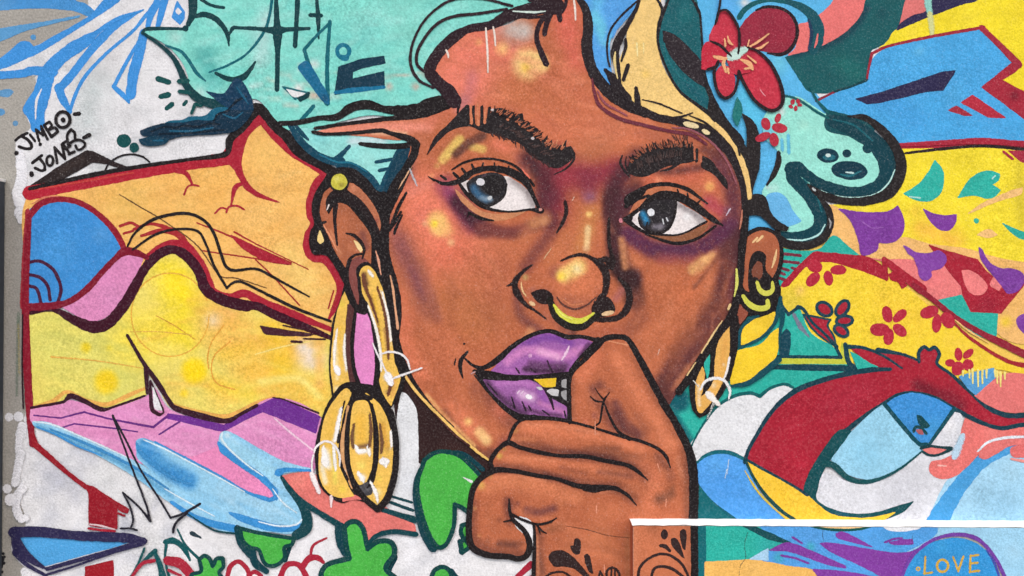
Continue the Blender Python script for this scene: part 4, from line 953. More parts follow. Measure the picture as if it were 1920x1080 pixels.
# ---------------------------------------------------------------- the woman: face
fc = P('face', wall, 'brown skinned woman face with orange, yellow and violet shading')
BR = (176,96,62); DK = (96,46,44); VI = (112,48,72); OR = (222,122,88); YH = (244,200,116)
F(fc, (190,104,67), [818,120, 846,80, 890,53, 945,50, 985,30, 1020,10, 1040,-60, 1082,-60, 1094,40, 1100,110, 1118,155, 1150,190, 1200,213, 1260,232, 1320,250, 1356,272, 1380,310, 1392,360, 1396,420, 1390,480, 1384,540, 1372,590, 1340,640, 1300,695, 1262,745, 1240,790, 1200,900, 1000,905, 935,870, 890,842, 840,795, 795,750, 765,705, 746,640, 736,570, 728,500, 725,430, 736,380, 758,325, 770,280, 770,262, 735,262, 690,256, 640,252, 588,248, 640,238, 720,226, 800,220, 846,200, 852,186, 826,162, 806,138],
 [ # forehead
  ([870,110, 850,160, 900,150],85,(236,128,104),.95), ([900,80, 960,100],60,(232,120,98),.8), ([1060,30, 1075,110],46,(220,104,84),.9), ([1040,110],40,(186,104,66),.8), ([1060,160, 1090,190],60,(208,112,78),.6),
  ([950,170, 1050,210],60,(204,116,74),.7), ([1000,230, 1100,250, 1180,245],60,(214,118,80),.8), ([980,160],40,(198,112,70),.6), ([1120,250, 1160,240],40,(214,124,88),.7),
  ([960,58],46,(198,190,184),.8), ([985,60],30,(202,204,200),.7), ([930,50],26,(220,140,124),.6), ([990,120],42,(246,206,130),1,.35), ([1010,120],26,(248,208,128),1,.5), ([985,128],15,(250,214,80),.9), ([1035,110],14,(220,126,88),.8), ([898,80],12,(246,170,110),.9), ([942,92],22,(246,186,116),.95), ([820,150],20,(236,132,104),.6),
  ([886,140, 880,175, 870,200],22,(200,112,112),.7), ([870,190, 862,205],20,(186,112,112),.7), ([1094,60, 1100,130],12,(196,96,74),.6),
  # temple and strand to the left
  ([600,248, 720,240, 800,238],22,(234,142,118),.95), ([700,248, 760,252],9,(240,190,150),.8), ([810,225],26,(222,124,96),.8), ([790,262, 775,300],26,(190,108,76),.8), ([765,310, 770,340],24,(128,72,66),.9), ([740,262],12,(196,120,96),.6),
  # left eye socket
  ([838,290, 870,250, 905,238],22,(168,96,60),.7), ([830,300, 862,262],13,(226,190,96),.95,.3), ([820,312],10,(222,180,96),.8), ([885,275, 905,280],12,(224,186,96),.9,.2), ([855,290, 880,268, 905,255],13,(100,60,50),.95,.2), ([900,260],14,(108,66,54),.8), ([930,270, 960,285, 985,310],20,(226,122,90),.9), ([960,290],16,(196,108,72),.6), ([978,318, 990,330],8,(236,130,104),.9), ([870,240, 920,245],10,(160,92,66),.7), ([810,330],8,(236,180,110),.9),
  ([990,300, 1015,325, 1030,360],36,(76,38,46),.98), ([1010,320],22,(70,40,46),.85), ([1035,300],20,(126,56,66),.8), ([1000,290],12,(130,64,60),.7), ([840,335, 820,345],16,(132,64,60),.8),
  # bridge of the nose
  ([1045,300, 1040,390],46,(134,46,58),1), ([1030,330, 1020,380, 1035,420],30,(88,38,48),.95), ([1080,320, 1110,330, 1150,320],44,(146,50,66),.95), ([1100,345],44,(128,44,64),.8), ([1060,330],40,(156,52,66),.8), ([1105,370],24,(140,84,112),.8), ([1035,370],26,(104,44,58),.8), ([1150,350, 1145,400],24,(96,42,60),.85), ([1195,300, 1160,340, 1150,400],36,(80,38,48),.95), ([1200,350, 1180,390],26,(66,34,42),.9), ([1050,420],20,(120,56,58),.7),
  # left cheek
  ([800,370, 830,450, 880,500],95,(234,126,96),.95), ([790,400],50,(232,124,98),.8), ([850,480],60,(222,112,80),.7), ([800,345, 770,360],20,(222,130,110),.6), ([835,352, 862,385, 885,420],34,(158,72,92),.95), ([842,362, 872,405],18,(140,58,96),.85), ([858,378, 885,412, 905,428],26,(70,32,46),.98,.1), ([905,425, 960,438, 1010,420],16,(98,48,50),.8), ([900,425, 950,435, 1000,425, 1020,405],20,(126,62,58),.9), ([905,438, 960,440],16,(120,60,56),.7), ([900,410],14,(74,34,48),.8),
  ([820,415, 825,425],27,(246,192,110),1,.35), ([840,435],20,(238,170,104),.8), ([815,420],11,(250,214,60),.95,.2), ([797,420],9,(246,180,130),.8), ([846,455],12,(240,186,130),.85), ([1000,420, 1020,410],24,(194,126,82),.9), ([1020,415],14,(206,140,96),.8), ([985,440],24,(196,116,76),.7),
  ([735,420, 760,480],30,(170,92,80),.8), ([755,460, 780,520, 805,580],38,(138,78,78),.75), ([780,505, 800,555],22,(112,60,80),.55), ([810,555, 822,600],16,(112,64,92),.55), ([745,560, 760,640, 790,700],34,(220,120,84),.85), ([770,600],30,(214,112,78),.6), ([850,560, 880,600],80,(192,112,66),.8), ([900,520],60,(190,106,66),.7), ([820,640, 850,690],60,(206,112,74),.8),
  # nose
  ([1110,400, 1085,480],30,(204,128,72),.95), ([1130,430, 1150,470],26,(206,114,72),.85), ([1105,430],18,(206,140,80),.8), ([1060,440, 1035,490],24,(200,116,72),.8), ([1030,440, 1000,480, 985,500],24,(128,66,60),.85), ([1145,400, 1150,460],14,(112,56,54),.6), ([1150,370, 1152,440, 1160,490, 1185,520],28,(74,38,44),1,.3), ([1160,380],18,(82,40,52),.85), ([1185,540],24,(76,40,42),.9), ([1150,500, 1175,510],22,(60,36,40),.95), ([1155,495, 1180,525, 1190,560],30,(58,33,36),1,.25),
  ([1104,402],8,(250,206,120),1,.3), ([1102,428, 1100,465],9,(240,200,140),.95,.2), ([1098,468],10,(226,180,130),.7),
  ([1080,520],66,(210,118,76),1,.2), ([1040,510],22,(150,84,66),.8), ([1060,515, 1085,500],24,(250,214,120),1,.15), ([1052,518],14,(252,214,70),.95), ([1082,504],16,(248,224,164),.9), ([1060,565, 1110,575],22,(172,98,72),.8), ([1125,550],22,(182,100,70),.7), ([1020,560],30,(150,84,68),.8), ([985,520],10,(196,160,100),.9), ([1000,545],14,(170,100,80),.8), ([1020,590, 1060,610],20,(170,94,70),.7), ([1155,560, 1165,545],14,(178,102,92),.9),
  ([970,550, 975,590, 1010,620],18,(120,64,60),.8), ([1190,560, 1200,590, 1180,620],30,(140,76,58),.7),
  # under the nose
  ([1060,620, 1080,640],26,(150,84,66),.8), ([1075,622],10,(90,50,46),.9), ([1160,620, 1100,628],22,(172,92,66),.7), ([995,620, 985,640],14,(222,150,100),.8), ([930,650],30,(196,110,70),.5),
  # right eye socket
  ([1220,340, 1300,330, 1340,345],34,(206,104,74),.95), ([1330,340],26,(216,120,78),.9), ([1330,350],14,(236,170,96),.95,.2), ([1235,338],12,(236,150,110),.8), ([1290,320],22,(206,100,74),.7), ([1200,310, 1250,322, 1330,312],14,(104,56,52),.8), ([1330,380, 1350,395],26,(176,68,80),.9), ([1365,395],16,(150,84,110),.8), ([1180,360, 1165,400],22,(86,44,54),.85), ([1175,430],16,(130,60,74),.8),
  ([1345,300, 1372,350, 1378,420, 1375,480],32,(104,52,62),.98), ([1360,310],16,(126,70,76),.7), ([1368,370],14,(104,46,56),.7), ([1370,440, 1360,470],30,(76,42,52),.9), ([1340,430],24,(92,46,64),.85), ([1320,280, 1345,290],20,(110,58,54),.8), ([1200,250, 1260,262, 1310,262],20,(186,102,74),.7),
  # right cheek
  ([1180,440, 1230,470, 1290,470, 1340,450, 1365,425],27,(92,42,72),.98,.2), ([1230,465, 1290,475],20,(88,44,74),.7), ([1240,485, 1310,490],20,(160,76,74),.7), ([1165,450, 1172,500],12,(206,136,90),.95), ([1190,490],24,(204,118,76),.8), ([1260,540, 1300,560],70,(200,110,68),.8), ([1320,490, 1300,505],17,(238,180,110),.98,.2), ([1335,478, 1315,495],12,(240,184,116),.9), ([1345,480, 1325,510, 1300,540],7,(130,74,56),.8), ([1260,590, 1230,640],50,(200,112,72),.7),
  ([1380,480, 1368,555, 1330,620, 1290,675, 1255,730],46,(104,54,52),1,.45), ([1375,520, 1365,560],18,(100,48,58),.9), ([1384,440, 1385,480],24,(80,42,48),.95), ([1300,620, 1260,660],20,(150,82,58),.6), ([1240,720, 1250,760],26,(96,52,48),.9), ([1290,690, 1270,720],12,(196,124,84),.8), ([1235,575],30,(176,96,60),.5), ([1330,640, 1300,680, 1260,730],8,(176,104,74),.7),
  # mouth corner, chin
  ([870,690, 900,720],26,(190,106,76),.7), ([900,730, 960,790, 985,800],30,(140,76,60),.85), ([850,760, 880,800],40,(226,126,88),.8), ([940,770],30,(206,108,80),.7), ([878,790],13,(244,196,116),.95), ([900,810, 912,825],16,(244,196,128),.95,.2), ([835,770, 870,820, 920,860],10,(120,66,48),.8), ([860,800],8,(130,74,52),.6), ([950,830, 935,860],26,(150,80,70),.8), ([920,850, 935,880],20,(108,62,52),.8), ([800,740, 840,785, 890,835],6,(236,176,110),.9),
  # broad browns that turn the cheeks and jaw
  ([800,600, 830,680, 880,740],60,(166,94,60),.3), ([880,560, 940,600],60,(172,100,62),.35), ([940,500, 930,560],36,(160,88,60),.4), ([1220,560, 1260,600],40,(176,98,62),.3), ([960,470, 900,480, 860,520],40,(206,118,80),.4), ([1330,560, 1290,630],30,(146,80,56),.45), ([1010,650, 960,660],20,(170,96,66),.5), ([1130,270, 1080,290],40,(190,112,76),.5)]
  + streaks(740,470,960,800,80,(164,90,58),(206,122,84),.35,(5,16),(20,70),(40,90)) + streaks(1170,480,1370,720,70,(160,88,56),(212,126,86),.35,(5,16),(20,70),(90,140)) + streaks(860,60,1350,260,120,(188,100,70),(232,140,104),.35,(5,18),(20,80),(-10,40)) + streaks(1040,400,1160,580,30,(180,98,62),(222,138,92),.3,(4,10),(10,40),(60,120)),
  res=4)
ln = P('face_line', fc, 'black contour lines of cheek, temple and jaw')
for c, pts, w in ((INK,[722,470, 728,520, 738,590, 746,640, 762,690, 785,730, 815,768, 850,800],[9,10,9,8,8,7,5,3]), ((240,196,110),[730,640, 752,690, 782,735, 830,785, 890,842, 925,868],[2,4,5,5,5,3]), ((232,206,110),[727,440, 726,470, 731,505],[3,6,3]),
   (INK,[752,398, 742,415, 731,432],[4,6,4]), (INK,[754,404, 742,430, 740,438],[3,5,4]), (INK,[768,315, 750,350, 735,380, 728,398],[10,14,14,12]), (INK,[762,362, 748,388, 732,425],[4,6,3]), ((226,176,136),[779,294, 760,330, 735,372],[5,6,2]), (INK,[780,272, 776,292, 760,318, 740,350, 725,395, 722,470],[14,14,13,16,16,14]),
   ((80,44,42),[880,835, 850,812, 815,775],[3,3,1])): S(ln, c, pts, w)
S(ln, (190,186,190), [769,318, 776,335, 782,348],[3,4,2], soft=2, a=.8)

# ---------------------------------------------------------------- eyes
LF = (720, 180, 3.6); RT = (1060, 220, 3.6)
fr(*LF)
e1 = P('eye', fc, 'wide open eye beside the mint hair, with blue grey iris')
F(e1, (206,138,96), [480,630, 560,700, 640,770, 760,800, 960,775, 860,825, 740,838, 620,790, 530,715], [([700,815],30,(196,120,82),.6), ([560,720],24,(226,160,110),.6)], res=4)
sc = P('eye_white', e1)
F(sc, (240,232,230), [520,595, 560,572, 820,545, 870,565, 960,630, 1015,720, 1005,765, 850,780, 720,758, 620,700, 560,650], [([870,570, 960,640, 1010,730],50,(150,140,140),.85), ([850,560],30,(190,178,176),.7), ([545,600],30,(190,178,176),.8), ([780,720, 900,740],60,(246,238,236),.8)], res=4)
ir = P('iris', e1)
F(ir, (44,42,46), [562,590, 620,545, 720,520, 800,540, 828,600, 812,670, 762,718, 700,742, 640,718, 582,655], [([605,620, 640,670, 690,700],44,(56,104,142),.95), ([660,690, 720,700],28,(132,154,172),.9), ([700,690],12,(196,206,212),.8), ([600,650],20,(44,84,120),.8), ([680,545],26,(96,70,84),.8), ([740,600],60,(38,36,38),.9)], res=3)
F(ir, (34,30,32), [660,560, 720,540, 790,555, 808,600, 790,655, 740,672, 690,650, 655,605])
D(ir, (226,224,228), 652, 582, 26, 22); D(ir, (200,206,210), 716, 688, 14, 9, -30); S(ir, INK, [735,680, 748,695], 8, soft=.8); S(ir, INK, [562,590, 582,655, 640,718, 700,742, 762,718, 812,670, 828,600],[8,12,16,14,14,12,10], soft=1)
ld = P('eyelid_line', e1)
for pts, w in (([330,560, 400,592, 480,585, 545,552, 605,512, 700,490, 800,500, 890,532, 960,590, 1012,685, 1045,760],[4,16,24,32,30,26,34,42,30,18,16]), ([505,585, 555,655, 640,728, 720,765, 850,782, 980,768, 1062,775],[12,20,24,14,7,10,28]), ([460,498, 540,452, 640,426, 760,430, 870,466, 950,530, 1010,605],[6,10,10,9,11,14,12]), ([575,790, 650,825, 738,842],[14,16,7]), ([575,795, 562,818],[8,4]),
    ([385,540, 418,562],[10,12]), ([470,520, 498,548],[10,14]), ([528,492, 556,528],[10,16]), ([594,465, 612,505],[10,14]), ([670,455, 660,490],[6,9]), ([746,455, 746,490],[6,9]), ([842,478, 836,505],[6,9]), ([340,570, 300,545],[10,2])):
    S(ld, INK, pts, [k * 1.28 for k in w], soft=1.2)
S(ld, (230,120,96), [935,500, 965,535, 982,555],[4,12,6], soft=2); D(ld, (214,150,140), 1056, 768, 8, 7)
fr(*RT)
e2 = P('eye', fc, 'half shaded eye beside the yellow headband, with bright blue iris')
F(e2, (196,116,80), [490,540, 540,490, 640,470, 760,485, 860,530, 930,600, 850,590, 740,530, 600,530, 500,600, 430,650], [([560,505],40,(206,128,88),.7), ([820,540],30,(196,100,80),.6)], res=4)
F(e2, (150,96,66), [510,760, 640,795, 780,795, 965,722, 905,795, 800,835, 700,838, 600,815], [([560,790],24,(226,176,120),.8)], res=4)
sc = P('eye_white', e2)
F(sc, (240,232,230), [428,690, 500,640, 560,590, 740,568, 800,600, 890,650, 948,700, 850,755, 720,792, 600,792, 520,765], [([760,590, 850,640, 930,690],44,(146,138,140),.85), ([820,670],46,(250,248,248),.9), ([460,690],26,(206,186,190),.8), ([900,715],30,(160,150,150),.7), ([720,770],30,(236,224,220),.7)], res=4)
ir = P('iris', e2)
F(ir, (44,40,44), [492,680, 520,610, 580,560, 680,545, 745,565, 738,650, 702,742, 640,782, 570,772, 512,735], [([520,650, 545,700],36,(40,140,192),.98), ([540,720],26,(56,110,150),.7), ([600,740, 650,735],34,(126,120,130),.95), ([640,750],20,(150,146,152),.7), ([690,690],20,(110,110,116),.7), ([660,610],60,(34,32,34),.95)], res=3)
D(ir, (228,230,234), 577, 642, 21, 24); S(ir, INK, [492,680, 512,735, 570,772, 640,782, 702,742, 738,650, 745,568],[8,14,16,14,14,14,10], soft=1)
for pts in ([545,740, 552,710], [655,690, 662,720], [680,680, 690,700]): S(ir, (210,212,216) if pts[0] > 600 else INK, pts, 7, soft=.8)
ld = P('eyelid_line', e2)
for pts, w in (([405,690, 500,618, 575,550, 660,525, 760,538, 850,585, 920,635, 995,690, 1060,730],[22,16,28,44,42,40,36,28,6]), ([408,690, 470,740, 540,776, 640,792, 780,788, 950,705],[30,18,12,9,7,10]), ([430,560, 500,510, 550,472, 620,455, 720,456, 830,492, 955,582],[60,44,26,20,20,20,8]), ([540,790, 680,838, 780,850, 900,812, 1010,735],[6,14,16,12,10]), ([430,700, 440,680],[20,20]), ([410,600, 470,560, 560,530],[20,14,12]),
    ([680,500, 690,520],[5,8]), ([755,490, 765,520],[6,9]), ([822,515, 826,545],[6,10]), ([905,565, 890,580],[6,9])): S(ld, INK, pts, [k * 1.28 for k in w], soft=1.2)
D(ld, (214,130,140), 372, 698, 8, 14, -20); S(ld, (206,190,206), [1085,660, 1110,620],[4,10], soft=2, a=.8)

# ---------------------------------------------------------------- eyebrows
fr(*LF)
b1 = P('eyebrow', fc, 'long arched black eyebrow with spiky hairs')
BK = (38,32,34)
F(b1, BK, [290,400, 345,280, 430,200, 510,112, 560,62, 574,66, 578,195, 590,185, 600,70, 612,66, 615,195, 650,205, 655,75, 668,66, 672,180, 695,150, 705,80, 722,75, 718,120, 740,95, 790,84, 828,110, 832,150, 845,112, 870,112, 905,185, 900,130, 935,120, 945,190, 975,176, 990,215, 1000,265, 1018,212, 1045,235, 1030,290, 1065,250, 1060,320, 1105,268, 1090,350, 1135,295, 1120,370, 1195,335, 1180,380, 1232,295, 1225,350, 1260,340, 1285,395, 1255,440, 1185,485, 1130,482, 1050,435, 980,392, 930,330, 840,290, 740,262, 650,236, 590,206, 520,212, 440,242, 360,315], soft=1.2)
for pts, w in (([1285,390, 1280,430, 1230,490, 1150,530],[8,14,10,3]),): S(b1, BK, pts, w)
for pts in ([585,70, 592,185], [632,60, 636,195], [686,90, 680,180], [830,100, 836,160], [908,140, 915,190]): S(b1, (214,130,92), pts, [10,18], soft=1.5)
for pts in ([1000,290, 1012,270], [1120,360, 1140,320], [1200,350, 1210,320], [1160,330, 1170,300], [1085,330, 1100,300]): S(b1, (214,140,100), pts, [3,7], soft=1)
D(b1, (214,200,196), 735, 95, 12, 6); D(b1, (200,190,190), 1003, 287, 8, 7)
fr(*RT)
b2 = P('eyebrow', fc, 'short broad black eyebrow under the maroon hairline')
F(b2, BK, [436,380, 424,340, 436,300, 452,262, 470,275, 500,240, 520,255, 545,212, 590,215, 620,192, 650,200, 690,186, 710,196, 740,180, 790,190, 835,184, 868,215, 872,290, 780,312, 680,332, 600,372, 520,402], soft=1.8)
F(b2, BK, [925,262, 980,292, 1032,362, 1085,430, 1092,492, 1060,455, 1000,385, 920,335])
for pts, w in (([382,262, 370,310, 398,362, 432,402],[8,15,15,6]), ([886,220, 882,295],[16,20]), ([410,270, 405,320, 430,380],[4,8,10]), ([760,312, 700,350, 640,365],[20,14,4])): S(b2, BK, pts, w)
for pts in ([868,210, 872,280], [915,250, 912,300]): S(b2, (190,110,82), pts, [10,14], soft=1.5)
for x, y in ((560,300), (620,280), (690,260), (770,240), (510,330)): S(b2, (70,58,58), [x,y, x+14,y+50],[2,4], soft=2, a=.7)

def hairs(part, path, n, ln, lean, col, w):
    p = to_src(path); q, _ = cr_run(p, 2.0)
    keep = list(FR); fr()
    for i in range(n):
        k = int(RNG.uniform(0, len(q) - 2)); b = q[k] + RNG.normal(size=2) * 1.2
        t = q[k + 1] - q[k]; t /= max(1e-6, np.hypot(*t))
        a = math.radians(lean + RNG.normal() * 12); L = RNG.uniform(.6, 1.2) * ln
        d = np.array([t[0] * math.cos(a) + t[1] * math.sin(a), -t[0] * math.sin(a) + t[1] * math.cos(a)]) * L
        S(part, col, [*b, *(b + d * .5 + [0, .4]), *(b + d)], [w, w * .8, .3], soft=.8)
    FR[:] = keep
fr(*LF)
BROW1 = [840,140, 900,170, 960,215, 1020,270, 1090,330, 1160,365, 1230,385]
hairs(b1, BROW1, 46, 13, 62, BK, 2.0)
hairs(b1, [730,120, 800,130, 860,160], 16, 12, 80, BK, 2.0)
hairs(b1, [760,110, 860,150, 960,225, 1060,300, 1150,350, 1230,370], 44, 9, 60, (176,104,76), 1.3)
hairs(b1, [760,200, 860,240, 960,310, 1060,380, 1160,430], 30, 10, 50, (74,56,54), 1.3)
hairs(b1, [700,240, 840,290, 940,340, 1040,425, 1130,475], 30, 8, -40, (60,40,40), 1.5)
fr(*RT)
hairs(b2, [440,300, 500,255, 580,215, 680,198, 780,190, 860,205], 46, 10, 100, BK, 1.9)
hairs(b2, [450,310, 540,235, 660,205, 780,195, 860,210], 44, 8, 100, (150,88,66), 1.2)
hairs(b2, [470,360, 560,310, 680,275, 800,260], 34, 12, 80, (72,56,54), 1.3)
hairs(b2, [680,200, 760,150, 850,160], 18, 12, 110, (96,58,50), 1.3)
# ---------------------------------------------------------------- nose
fr(900, 380, 3.6)
ns = P('nose', fc, 'black contour of a broad nose with round tip and nostrils')
NB = (40,28,29)
for pts, w in (([550,392, 620,362, 690,352, 755,376, 800,410],[5,14,20,26,40]), ([785,395, 830,440, 852,500, 850,570, 830,640],[26,52,52,40,36]), ([800,390, 860,385, 880,420],[30,40,60]), ([345,425, 290,465, 238,530, 245,600, 300,680, 380,735],[7,18,38,44,26,8]), ([190,560, 235,540],[4,24]), ([380,735, 440,780],[8,3]),
    ([940,515, 990,570, 1008,640, 988,720, 930,775, 840,790, 760,790],[20,38,42,46,40,32,26]), ([820,640, 800,690, 850,720],[50,60,70]), ([575,0, 582,60, 560,130, 520,200],[20,24,18,4]), ([870,110, 868,210, 876,310, 900,400],[12,18,18,30])): S(ns, NB, pts, w, soft=4.5)
F(ns, NB, [345,612, 400,588, 460,598, 492,640, 478,685, 400,672], soft=2.5)
F(ns, NB, [760,700, 800,650, 860,640, 905,700, 898,740, 820,768, 770,760], soft=2.5)
S(ns, (96,58,50), [520,640, 560,690, 640,718, 720,690, 780,640],[3,8,10,8,4], soft=4, a=.8); S(ns, (212,128,88), [560,650, 620,690, 700,680],[4,8,4], soft=4, a=.8)
S(ns, (238,196,140), [278,540, 285,590, 310,630],[4,12,4], soft=2); D(ns, (238,200,150), 352, 682, 22, 9, 30); D(ns, (232,196,150), 862, 745, 42, 13, -14)
S(ns, (214,170,130), [480,310, 450,350, 432,380],[2,6,2], soft=2, a=.8)
sr_ = P('nose_ring', fc, 'lime yellow ring through the nose')
S(sr_, (30,26,22), [470,655, 515,760, 600,822, 690,828, 790,760],[40,60,62,58,40])
S(sr_, (216,216,76), [500,692, 540,748, 605,788, 685,796, 764,748],[16,34,38,34,14])
S(sr_, (236,234,120), [520,715, 560,760, 620,785],[4,8,4], soft=2, a=.8)

# ---------------------------------------------------------------- mouth
fr(840, 600, 3.6)
mo = P('mouth', fc, 'violet lips parted over a gold tooth')
F(mo, (30,24,28), [170,340, 420,360, 830,320, 845,690, 700,690, 480,670, 300,520])
ul = P('upper_lip', mo)
F(ul, (162,98,168), [284,352, 405,226, 530,132, 636,92, 730,94, 812,136, 900,126, 985,152, 905,245, 825,342, 700,366, 560,366, 400,366],
  [([520,170, 640,115, 740,120, 820,150],50,(126,70,158),.9), ([400,280, 520,200, 660,220, 800,240, 900,200],50,(208,132,192),1,.1), ([620,210, 740,250],44,(226,164,206),.95), ([560,300, 680,310, 790,310],46,(96,56,96),.95), ([520,330, 640,345, 780,340],34,(60,34,58),.9), ([950,165, 890,240],30,(80,42,80),.9), ([330,345, 460,340],20,(180,104,180),.8), ([850,200],26,(206,130,180),.8)], res=3.5)
S(ul, (232,196,222), [815,180, 795,225, 770,265],[8,20,8], soft=3, a=.9); D(ul, (216,160,206), 555, 240, 9, 12)
for pts in ([670,275, 690,330], [690,320, 705,350], [460,325, 480,355], [560,330, 590,350]): S(ul, (50,28,48), pts, [7,10], soft=1.5)
ll = P('lower_lip', mo)
F(ll, (162,100,166), [240,402, 400,404, 540,404, 620,440, 690,525, 800,590, 802,662, 700,652, 560,648, 480,645, 380,565, 290,480],
  [([330,430, 480,420, 580,440],30,(190,120,190),.95), ([500,500, 560,520],54,(226,184,220),1), ([480,490],26,(214,160,214),.9), ([620,470, 660,560],40,(150,88,172),.8), ([260,420, 330,500, 440,590, 520,640],44,(80,48,80),.9), ([620,560, 780,620],34,(196,122,178),.85), ([520,600, 640,630, 760,645],26,(84,46,82),.8), ([420,520, 500,590],26,(110,62,116),.8), ([700,640],20,(110,60,104),.7)], res=3.5)
for pts, w in (([430,520, 450,590],[6,12]), ([500,550, 525,610],[5,10]), ([545,580, 560,605],8), ([640,610, 680,640],8), ([640,440, 690,530, 712,600],[18,16,8]), ([785,615, 795,655],8), ([270,430, 330,500],[6,8])): S(ll, (40,26,40), pts, w, soft=1.5)
D(ll, (250,244,250), 545, 517, 22, 14, 20); S(ll, (236,206,232), [470,490, 482,478],8, soft=2); S(ll, (236,206,232), [494,494, 506,482],8, soft=2)
th = P('tooth', mo, 'gold tooth')
F(th, (238,196,44), [572,388, 640,392, 728,392, 722,446, 655,450, 605,415], [([680,420],30,(232,180,60),.7), ([600,395],20,(244,216,80),.7)])
for pts in ([770,408, 798,400, 798,456, 768,450], [668,478, 700,466, 745,474, 742,512, 700,502], [765,482, 798,474, 798,540, 770,518], [600,452, 630,455, 640,470, 618,468]):
    t = P('tooth', mo); F(t, (206,204,206) if pts[0] < 760 else (160,158,160), pts)
ml_ = P('lip_line', mo)
for pts, w in (([118,262, 170,305, 235,322, 330,272, 430,182, 540,112, 630,80, 700,76, 800,112, 900,112, 1000,134],[10,18,30,40,30,26,24,26,30,24,26]), ([180,345, 280,372, 420,388, 560,386, 700,374, 830,362],[24,60,38,22,30,30]), ([1010,130, 960,200, 890,270, 830,340],[30,44,40,30]), ([180,372, 270,478, 380,588, 480,652, 560,662, 680,662, 820,682],[8,16,30,44,46,26,30]), ([130,215, 88,272, 84,330, 100,388],[16,28,22,8]), ([52,262, 44,298],[4,8])): S(ml_, INK, pts, w)
S(ml_, (190,150,150), [160,360, 180,350],[8,6], soft=3, a=.8); D(ml_, INK, 110, 160, 5)

# ---------------------------------------------------------------- black waves over the brow, forehead curls
fr()
fl = P('front_curl', hr, 'dark purple black curl framing the forehead')
PB = (44,26,34)
S(fl, INK, [525,232, 560,230, 600,222, 632,220, 660,202, 690,197, 720,205, 750,208, 782,207, 812,197, 845,188],[8,9,9,12,17,17,13,18,24,28,26])
S(fl, INK, [592,241, 640,234, 720,224, 790,216, 840,200],[5,6,8,12,10])
S(fl, INK, [588,248, 610,252, 660,250, 715,245, 732,250, 770,262, 780,272],[6,5,6,7,7,12,16])
S(fl, INK, [852,185, 860,196, 858,212],[10,6,3])
S(fl, PB, [852,190, 840,172, 816,150, 806,130, 824,98, 850,72, 880,55, 920,48, 955,30, 1000,18, 1045,12],[26,26,22,22,20,20,14,16,22,24,24])
for pts, w in (([1045,12, 1010,-20],[26,60]), ([812,165, 785,150, 770,120, 775,80, 800,35, 845,2, 900,-2, 960,12],[4,5,5,4,4,4,4,4]), ([800,138, 782,120, 786,90, 815,50, 850,32, 900,26, 950,18],[4,5,5,5,5,5,4]), ([840,76, 870,58, 900,50],[3,4,2]),
    ([958,28, 990,34, 1025,30, 1046,22],[4,4,5,4]), ([1030,22, 1012,45, 1006,72, 1015,100, 1024,120],[10,8,8,10,11]), ([1032,28, 1025,45, 1021,64],[9,9,9]), ([1050,8, 1048,25, 1050,38],[8,9,8]), ([1062,-10, 1060,12, 1054,24],[6,5,4]), ([1048,12, 1040,20],[20,16])): S(fl, PB, pts, w)
S(fl, (214,232,222), [962,22, 1000,24, 1022,22],[2,4,2], soft=1)
for x, y0, y1 in ((911,54,136), (925,52,86), (1075,-5,38), (837,95,108)): S(fl, (240,226,214), [x,y0, x+3,(y0+y1)/2, x+4,y1],[3,3.5,2.5], soft=1)

# ---------------------------------------------------------------- right hair: blue lock, yellow headband, dark teal panel
fr(960, 0, 4)
hb = P('blue_hair_lock', hr, 'blue lock of hair beside the forehead')
F(hb, (88,168,236), [470,-100, 1000,-100, 930,40, 860,140, 760,260, 730,340, 740,520, 780,720, 700,690, 620,560, 570,400, 590,240, 560,100],
  [([620,120, 700,300],90,(112,208,234),.9), ([640,20],80,(104,200,238),.7), ([800,100],60,(80,160,236),.6), ([690,440],50,(90,176,238),.6), ([740,160, 700,300],30,(84,160,232),.7)])
hd = P('yellow_headband', hr, 'pale yellow headband strip edged in black')
F(hd, (246,208,130), [970,-60, 1080,-60, 1118,50, 1108,160, 1086,260, 1105,430, 1180,600, 1300,735, 1500,880, 1640,1070, 1740,1220, 1790,1380, 1792,1500, 1755,1500, 1750,1380, 1700,1260, 1600,1110, 1450,1000, 1340,920, 1180,900, 1080,880, 950,800, 890,740, 820,680, 795,600, 798,480, 850,340, 866,240, 900,150, 950,60],
  [([960,340],60,(248,212,120),.6), ([1000,560],50,(248,206,104),.7), ([1400,860],60,(240,200,112),.6), ([1050,820],60,(248,216,140),.7)])
SP(hd, (252,236,170), [935,330, 940,420],[10,8],.8); SP(hd, (252,230,160), [985,330, 985,400],[9,7],.7)
tp = P('teal_headscarf_panel', hr, 'dark teal scarf panel with a black leaf shape')
F(tp, (20,98,106), [1175,-60, 1340,-60, 1400,90, 1425,260, 1425,480, 1455,650, 1550,880, 1400,800, 1260,690, 1160,500, 1100,330, 1100,200, 1145,80], [([1300,120],90,(24,112,116),.7), ([1200,60],60,(16,84,94),.6), ([1300,620, 1450,780],50,(18,90,104),.6)])
F(tp, (46,38,44), [1128,232, 1220,270, 1310,350, 1425,485, 1458,665, 1340,590, 1230,480, 1150,350])
S(tp, (24,110,118), [1140,330, 1170,450, 1260,580, 1360,650],[6,12,14,6], soft=2)
for pts, w in (([1180,-20, 1140,80, 1102,190, 1094,330, 1150,500, 1250,680, 1400,800, 1560,920, 1690,1070],[14,22,28,14,14,16,22,40,50]), ([1335,-20, 1400,90, 1415,200, 1428,400, 1440,560, 1480,700, 1570,890, 1700,1070],[12,16,12,14,22,36,60,80]), ([1075,-20, 1120,60, 1115,120],[14,18,10]), ([1370,30, 1400,95],[20,20])): S(tp, (34,30,34), pts, w)
bh = P('black_hairline', hr, 'thick black hairline round the forehead and headband')
HK = (38,30,34)
